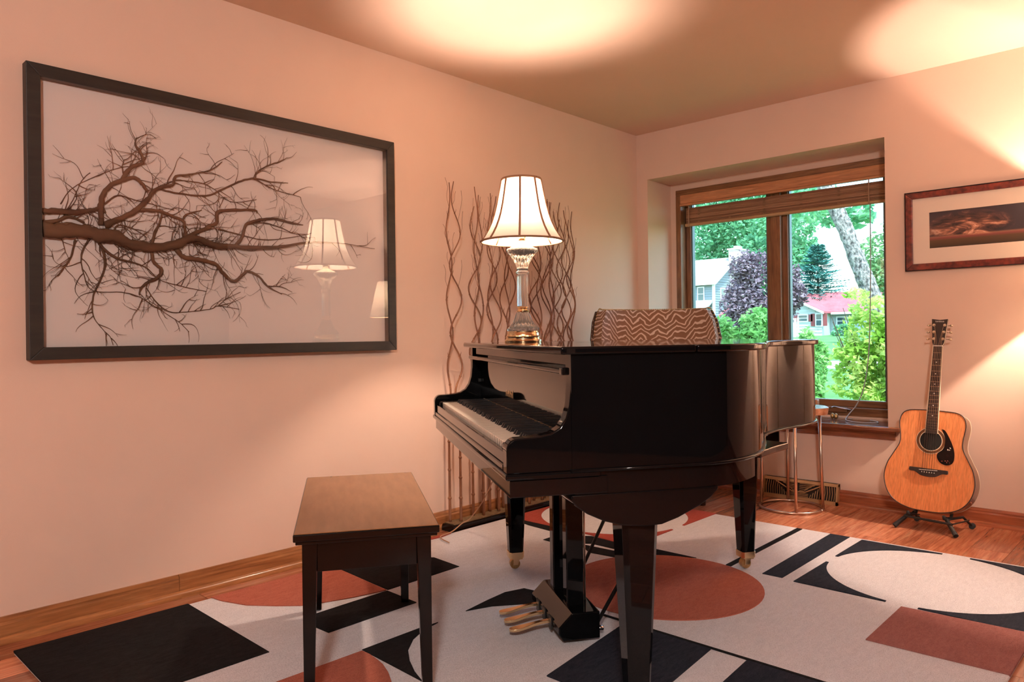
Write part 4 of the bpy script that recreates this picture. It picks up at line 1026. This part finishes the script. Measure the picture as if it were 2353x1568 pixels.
MB().lathe([(.002, -.095), (.07, -.088), (.13, -.068), (.175, -.04), (.19, -.03)], 40).build('fill_diffuser', 'fill_diffuser', cf, smooth=True)
bulb('ceiling_fill_light', (0, 0, -.16), P_FILL, .14, (1, .93, .88)).parent = cf

# ================================================================== outside
mat('lawn_grass', (.075, .20, .055), 1.0, c2=(.12, .30, .085), nscale=1.2, bump=.6, bscale=30, bdist=.05)
mat('concrete', (.62, .60, .56), .9, c2=(.70, .68, .64), nscale=4)
def gz_(y): return -.46 + .0236 * (y - 1.0)
lawn = MB()
ys = [.46, 6, 14, 22, 34, 50, 70, 95]
for a, b in zip(ys, ys[1:]): lawn.quad((-70, a, gz_(a)), (30, a, gz_(a)), (30, b, gz_(b)), (-70, b, gz_(b)))
lo = lawn.build('ground_lawn', 'lawn_grass'); struct(lo)
struct(MB().hexa([(-40, 17.6, gz_(17.6) - .05), (14, 17.6, gz_(17.6) - .05), (14, 20.8, gz_(20.8) - .05), (-40, 20.8, gz_(20.8) - .05)],
                 [(-40, 17.6, gz_(17.6) + .02), (14, 17.6, gz_(17.6) + .02), (14, 20.8, gz_(20.8) + .02), (-40, 20.8, gz_(20.8) + .02)]).build('road_path', 'concrete'))
leaf_mat('leaf_green', (.10, .33, .17), (.27, .57, .31)); leaf_mat('leaf_purple', (.085, .055, .075), (.33, .25, .30), .2); leaf_mat('leaf_spruce', (.045, .20, .18), (.14, .37, .32), .1)
leaf_mat('leaf_yew', (.15, .38, .09), (.36, .60, .22)); leaf_mat('leaf_bright', (.26, .48, .06), (.66, .76, .26), .5); leaf_mat('leaf_pale', (.14, .30, .12), (.30, .48, .24))
mat('bark', (.045, .04, .038), .9, c2=(.40, .36, .33), nscale=26, nstretch=(1, 1, .55), bump=1.0, bscale=26, bdist=.05); mat('bark_dark', (.08, .055, .04), .9)
def foliage(blobs, n, size, seed, long=1.0, shell=.55):
    """leaves scattered in ellipsoid clumps: (x, y, z, rx, ry, rz)"""
    rnd = random.Random(seed); m = MB()
    vol = [b[3] * b[4] * b[5] for b in blobs]; tot = sum(v_ ** .67 for v_ in vol)
    for b, v_ in zip(blobs, vol):
        for _ in range(int(n * v_ ** .67 / tot)):
            d = Vector((rnd.gauss(0, 1), rnd.gauss(0, 1), rnd.gauss(0, 1))).normalized() * (shell + (1 - shell) * rnd.random()) * rnd.uniform(.8, 1.08)
            c = Vector((b[0] + d.x * b[3], b[1] + d.y * b[4], b[2] + d.z * b[5]))
            a = Vector((rnd.gauss(0, 1), rnd.gauss(0, 1), rnd.gauss(0, .6))).normalized(); q = a.orthogonal().normalized()
            q = Matrix.Rotation(rnd.uniform(0, 6.28), 3, a) @ q
            s_ = size * rnd.uniform(.6, 1.3)
            m.quad(c - a * s_ * long, c + q * s_ * .45, c + a * s_ * long, c - q * s_ * .45)
    return m
def clumps(cx, cy, cz, rx, ry, rz, k, seed, sc_=.42):
    rnd = random.Random(seed); out = []
    for _ in range(k):
        d = Vector((rnd.gauss(0, 1), rnd.gauss(0, 1), rnd.gauss(0, 1))).normalized() * rnd.uniform(.35, .95); f = rnd.uniform(.7, 1.3) * sc_
        out.append((cx + d.x * rx, cy + d.y * ry, cz + d.z * rz, rx * f, ry * f, rz * f))
    return out
def tree(name, label, base, blobs, n, size, seed, lm, trunk_r, trunk_top, bark='bark_dark', lean=(0, 0), cat='tree', long=1.0, group=None):
    z0 = gz_(base[1])
    t = thing(name, label, cat, (base[0], base[1], z0), group=group, world=True)
    if trunk_r:
        MB().tube([(base[0], base[1], z0 - .1), (base[0] + lean[0] * .5, base[1] + lean[1] * .5, (z0 + trunk_top) / 2), (base[0] + lean[0], base[1] + lean[1], trunk_top)], [trunk_r * 1.3, trunk_r, trunk_r * .7], 10).build('trunk', bark, t, smooth=True)
    tag(foliage(blobs, n, size, seed, long).build('crown', lm, t), kind='stuff')
    return t
TG = 'tall shade trees behind the grey house'
tree('shade_tree', 'broad green shade tree rising behind the grey gabled house', (-39, 80), clumps(-39, 80, 13, 7.5, 6, 9.5, 26, 1), 15000, .36, 1, 'leaf_green', .5, 12, group=TG)
tree('shade_tree', 'feathery green shade tree between the grey house and the blue spruce', (-30.5, 72), clumps(-30.5, 72, 11.5, 4.2, 4, 6.5, 20, 2, .30), 7500, .30, 2, 'leaf_green', .4, 12, group=TG)
# spruce: whorls of drooping boughs
sp = thing('spruce_tree', 'dark blue-green spruce tree behind the red-roofed house', 'tree', (-20.2, 56, gz_(56)), world=True)
MB().tube([(-20.2, 56, gz_(56)), (-20.2, 56, 8.0)], [.22, .03], 8).build('trunk', 'bark_dark', sp)
rnd = random.Random(8); m = MB()
for k in range(46):
    z = 2.0 + 5.9 * (k / 46) ** .9; L = max(.25, (8.2 - z) * .66)
    for q in range(9):
        a = rnd.uniform(0, 2 * PI); d = Vector((math.cos(a), math.sin(a), -.10)); s_ = Vector((-d.y, d.x, 0)); b0 = Vector((-20.2, 56, z)); LL = L * rnd.uniform(.7, 1.1)
        for t_ in range(7):
            c = b0 + d * LL * (t_ + 1) / 7 + Vector((0, 0, .25 * (t_ / 7) ** 2)); w_ = .16 + .26 * (1 - t_ / 7)
            for e in (-1, 1): m.quad(c, c + d * .16 + s_ * e * w_ * .3, c + d * .30 + s_ * e * w_ + Vector((0, 0, .1)), c + d * .06 + s_ * e * w_ * .9)
tag(m.build('crown', 'leaf_spruce', sp), kind='stuff')
tree('copper_beech', 'rounded purple-leaved tree in front of the grey house', (-17.4, 40), clumps(-17.4, 40, 3.5, 2.7, 2.4, 2.9, 26, 3, .34), 9000, .17, 3, 'leaf_purple', .16, 3)
tree('maple_tree', 'pale green tree seen beyond the leaning trunk', (-7.6, 36), clumps(-7.9, 36, 4.5, 2.8, 2.5, 2.6, 20, 4), 8000, .17, 4, 'leaf_pale', .2, 4)
tk = thing('leaning_tree', 'rough grey leaning tree trunk outside the window', 'tree', (.13, 7, gz_(7)), world=True)
rnd = random.Random(3)
pts = [(.13, 7, gz_(7) - .1), (-.25, 7, .60), (-.66, 7, 1.62), (-.84, 7, 2.10), (-1.12, 7, 2.86), (-1.75, 7.0, 4.2), (-2.2, 6.8, 5.6)]
m = MB(); sm = smoothpath(pts, 10); m.tube(sm, [max(.07, .135 - .006 * k * .12) for k in range(len(sm))], 18)
m.v = [tuple(Vector(v_) + Vector((rnd.uniform(-1, 1), rnd.uniform(-1, 1), 0)) * .012) for v_ in m.v]
m.build('trunk', 'bark', tk, smooth=True)
tag(foliage(clumps(-2.4, 6.8, 6.6, 2.6, 2.2, 1.3, 14, 6), 3500, .12, 6, ).build('crown', 'leaf_green', tk), kind='stuff')
tag(foliage([(-1.55, 8.6, 3.05, .55, .5, .33), (-2.1, 8.7, 3.3, .6, .5, .4), (-1.25, 8.6, 2.93, .25, .3, .12)], 420, .10, 16).build('hanging_spray', 'leaf_green', tk), kind='stuff')
def yew(label, blobs, n, seed, base):
    return tree('yew_shrub', label, base, blobs, n, .062, seed, 'leaf_yew', 0, 0, cat='shrub', long=1.25, group='feathery evergreen shrubs by the window')
yew('wide feathery green evergreen shrub behind the armchair', clumps(-3.75, 9.2, .52, 1.0, .7, .92, 40, 31, .30), 14000, 31, (-3.75, 9.2))
yew('low evergreen shrub glimpsed between the mullion and the lawn', clumps(-3.1, 10.8, .35, .36, .42, .66, 18, 32, .36), 4200, 32, (-3.1, 10.8))
yew('dark evergreen shrub at the foot of the right pane beside the piano', clumps(-1.80, 7.4, .18, .42, .42, .58, 18, 33, .36), 5200, 33, (-1.80, 7.4))
rnd = random.Random(12)
shb = thing('bright_shrub', 'sunlit yellow-green leafy shrub close outside the window', 'shrub', (.9, 3.1, gz_(3.1)), world=True)
m = MB()
for k in range(16):
    a = rnd.uniform(-.5, .5)
    m.tube([(.95 + rnd.uniform(-.15, .15), 3.15, gz_(3)), (.85 + a * .7, 3.1, .35), (.75 + a * 1.0, 3.05 + rnd.uniform(-.2, .2), .9 + rnd.uniform(-.2, .4))], [.012, .008, .003], 5)
m.build('branches', 'bark_dark', shb)
tag(foliage(clumps(.86, 3.15, .46, .52, .36, .98, 70, 41, .21) + [(.55, 3.05, 1.0, .25, .2, .22), (.48, 3.0, .78, .25, .2, .18), (.42, 3.0, .60, .2, .15, .12), (.42, 3.0, .45, .22, .15, .08), (.40, 3.0, .80, .16, .15, .07), (.62, 3.0, 1.22, .22, .15, .16), (.5, 3.0, 1.38, .14, .1, .06)], 11000, .036, 41).build('crown', 'leaf_bright', shb), kind='stuff')

mat('siding_grey', (.21, .24, .26), .8); mat('siding_white', (.48, .51, .50), .8); mat('trim_white', (.72, .74, .73), .6); mat('roof_grey', (.26, .26, .25), .9, c2=(.42, .42, .40), nscale=4); mat('roof_red', (.36, .085, .095), .9, c2=(.43, .12, .13), nscale=2)
mat('chimney_stone', (.42, .40, .37), .9, c2=(.66, .64, .60), nscale=5); mat('shutter_red', (.25, .05, .05), .7); mat('house_glass', (.05, .09, .10), .1); mat('fence_white', (.75, .78, .78), .8)
def siding(m, axis, a0, a1, pos, z0, z1, top=None, step=.23):
    """lapped boards on a wall; axis 'x' runs along x on the -y face, 'y' runs along y on the +x face; top(z) trims a gable"""
    z = z0
    while z < z1 - .01:
        zz = min(z1, z + step); b0, b1 = (a0, a1) if top is None else top(zz)
        if b1 - b0 > .1:
            if axis == 'x': m.hexa([(b0, pos - .05, z), (b1, pos - .05, z), (b1, pos + .02, z), (b0, pos + .02, z)], [(b0, pos - .012, zz), (b1, pos - .012, zz), (b1, pos + .02, zz), (b0, pos + .02, zz)])
            else: m.hexa([(pos + .05, b0, z), (pos + .05, b1, z), (pos - .02, b1, z), (pos - .02, b0, z)], [(pos + .012, b0, zz), (pos + .012, b1, zz), (pos - .02, b1, zz), (pos - .02, b0, zz)])
        z = zz
def hwindow(par, x0, x1, y, z0, z1, sh=False):
    f = MB().box(x0 - .09, x1 + .09, y - .10, y - .03, z0 - .09, z1 + .09).build('window', 'trim_white', par)
    MB().box(x0, x1, y - .12, y - .09, z0, (z0 + z1) / 2 - .03).build('pane', 'house_glass', f); MB().box(x0, x1, y - .12, y - .09, (z0 + z1) / 2 + .03, z1).build('pane', 'house_glass', f)
    if sh:
        for a, b in ((x0 - .40, x0 - .12), (x1 + .12, x1 + .40)): MB().box(a, b, y - .09, y - .03, z0 - .05, z1 + .05).build('shutter', 'shutter_red', f)
# two-storey grey house
hg = thing('grey_house', 'grey two-storey house with shingle roof and white stone chimney', 'house', (-38, 64, gz_(64)), world=True)
X1, Y0, Y1, ZB, ZE, ZR = -31.55, 60.0, 68.0, .8, 5.9, 8.30
m = MB().box(-46, X1, Y0, Y1, ZB, ZE); m.prism([(Y0, ZE), (Y1, ZE), ((Y0 + Y1) / 2, ZR - .1)], -46, X1, 'x'); m.build('wall', 'siding_grey', hg)
m = MB(); siding(m, 'x', -46, X1, Y0, ZB, ZE); siding(m, 'y', Y0, Y1, X1, ZB, ZE)
siding(m, 'y', Y0, Y1, X1, ZE, ZR - .15, top=lambda z: (Y0 + 4 * (z - ZE) / (ZR - ZE), Y1 - 4 * (z - ZE) / (ZR - ZE)))
m.build('siding', 'siding_grey', hg)
ym = (Y0 + Y1) / 2
def slope(y0, z0, y1, z1, xa, xb, t=.16): return MB().prism([(y0, z0), (y1, z1), (y1, z1 + t), (y0, z0 + t)], xa, xb, 'x')
slope(Y0 - .45, ZE - .25, ym, ZR, -46.4, X1 + .4).build('roof', 'roof_grey', hg); slope(ym, ZR, Y1 + .45, ZE - .25, -46.4, X1 + .4).build('roof', 'roof_grey', hg)
slope(Y0 - .46, ZE - .33, ym, ZR - .09, X1 + .38, X1 + .48, .24).build('rake_board', 'trim_white', hg)
box('fascia', 'trim_white', hg, -46.4, X1 + .42, Y0 - .52, Y0 - .44, ZE - .34, ZE - .08)
box('corner_board', 'trim_white', hg, X1 - .12, X1 + .09, Y0 - .09, Y0 + .12, ZB, ZE)
MB().box(X1 - .1, X1 + .75, 63.2, 65.6, ZB, 9.15).build('chimney', 'chimney_stone', hg, bevel=.05)
box('chimney_cap', 'trim_white', hg, X1 - .2, X1 + .85, 63.1, 65.7, 9.12, 9.25); box('flue', 'roof_grey', hg, X1 + .1, X1 + .5, 63.9, 64.9, 9.25, 9.55)
hwindow(hg, -33.15, -32.6, Y0, 4.15, 5.35); hwindow(hg, -35.2, -34.4, Y0, 4.15, 5.35)
gw = MB().box(X1 + .03, X1 + .10, 61.2, 62.1, 4.05, 5.35).build('window', 'trim_white', hg); MB().box(X1 + .09, X1 + .12, 61.3, 62.0, 4.15, 5.25).build('pane', 'house_glass', gw)
slope(58.3, 2.95, Y0, 4.0, -46, X1 - .05, .15).build('porch_roof', 'roof_grey', hg); box('porch_beam', 'trim_white', hg, -46, X1 - .05, 58.3, 58.5, 2.72, 2.95)
# red-roofed ranch
hr = thing('red_roof_house', 'low pale house with red roof and dark red shutters across the lawn', 'house', (-16, 54, gz_(54)), world=True)
mat('siding_shade', (.34, .40, .42), .8)
MB().box(-26, -7, 51.6, 57.6, .5, 2.42).build('wall', 'siding_shade', hr)
m = MB(); siding(m, 'x', -17.6, -7, 51.6, .7, 2.42); m.build('siding', 'siding_shade', hr)
slope(51.1, 2.30, 54.6, 3.86, -26.4, -6.6).build('roof', 'roof_red', hr); slope(54.6, 3.86, 58.1, 2.30, -26.4, -6.6).build('roof', 'roof_red', hr)
m = MB().box(-22.4, -17.65, 50.0, 54, .5, 2.45); m.prism([(-22.4, 2.45), (-17.65, 2.45), (-20.02, 3.60)], 50.0, 54.4, 'y'); m.build('wing_wall', 'siding_white', hr)
m = MB(); siding(m, 'x', -22.4, -17.65, 50.0, .7, 2.45); siding(m, 'x', 0, 0, 50.0, 2.45, 3.55, top=lambda z: (-22.4 + 2.37 * (z - 2.45) / 1.15, -17.65 - 2.37 * (z - 2.45) / 1.15)); m.build('wing_siding', 'siding_white', hr)
for s_ in (-1, 1):
    e = -20.02 + s_ * 2.65
    MB().prism([(-20.02, 3.62), (e, 2.32), (e, 2.46), (-20.02, 3.78)], 49.6, 54.6, 'y').build('wing_roof', 'roof_red', hr)
    MB().prism([(-20.02, 3.56), (e, 2.26), (e, 2.42), (-20.02, 3.74)], 49.52, 49.62, 'y').build('rake_board', 'trim_white', hr)
box('gutter', 'trim_white', hr, -17.4, -6.6, 51.0, 51.12, 2.24, 2.40)
hwindow(hr, -19.30, -18.70, 50.0, 1.80, 2.20, True); hwindow(hr, -18.02, -17.42 - .25, 50.0, 1.45, 2.25, True); hwindow(hr, -17.1, -16.5, 51.6, 1.5, 2.0)
tree('round_shrub', 'round green shrub against the red-roofed house wall', (-15.7, 48.8), clumps(-15.7, 48.8, 1.15, .75, .6, .55, 12, 51), 1500, .1, 51, 'leaf_green', 0, 0, cat='shrub')
fn = thing('privacy_fence', 'short white board fence in front of the red-roofed house', 'fence', (-19.2, 47, gz_(47)), world=True)
for k in range(6):
    x = -20.2 + k * .32; box('board', 'fence_white', fn, x, x + .30, 47, 47.05, gz_(47) - .05, 1.95, .01)
for x in (-20.25, -19.25, -18.25): box('post', 'fence_white', fn, x, x + .09, 47.05, 47.14, gz_(47) - .05, 2.0)
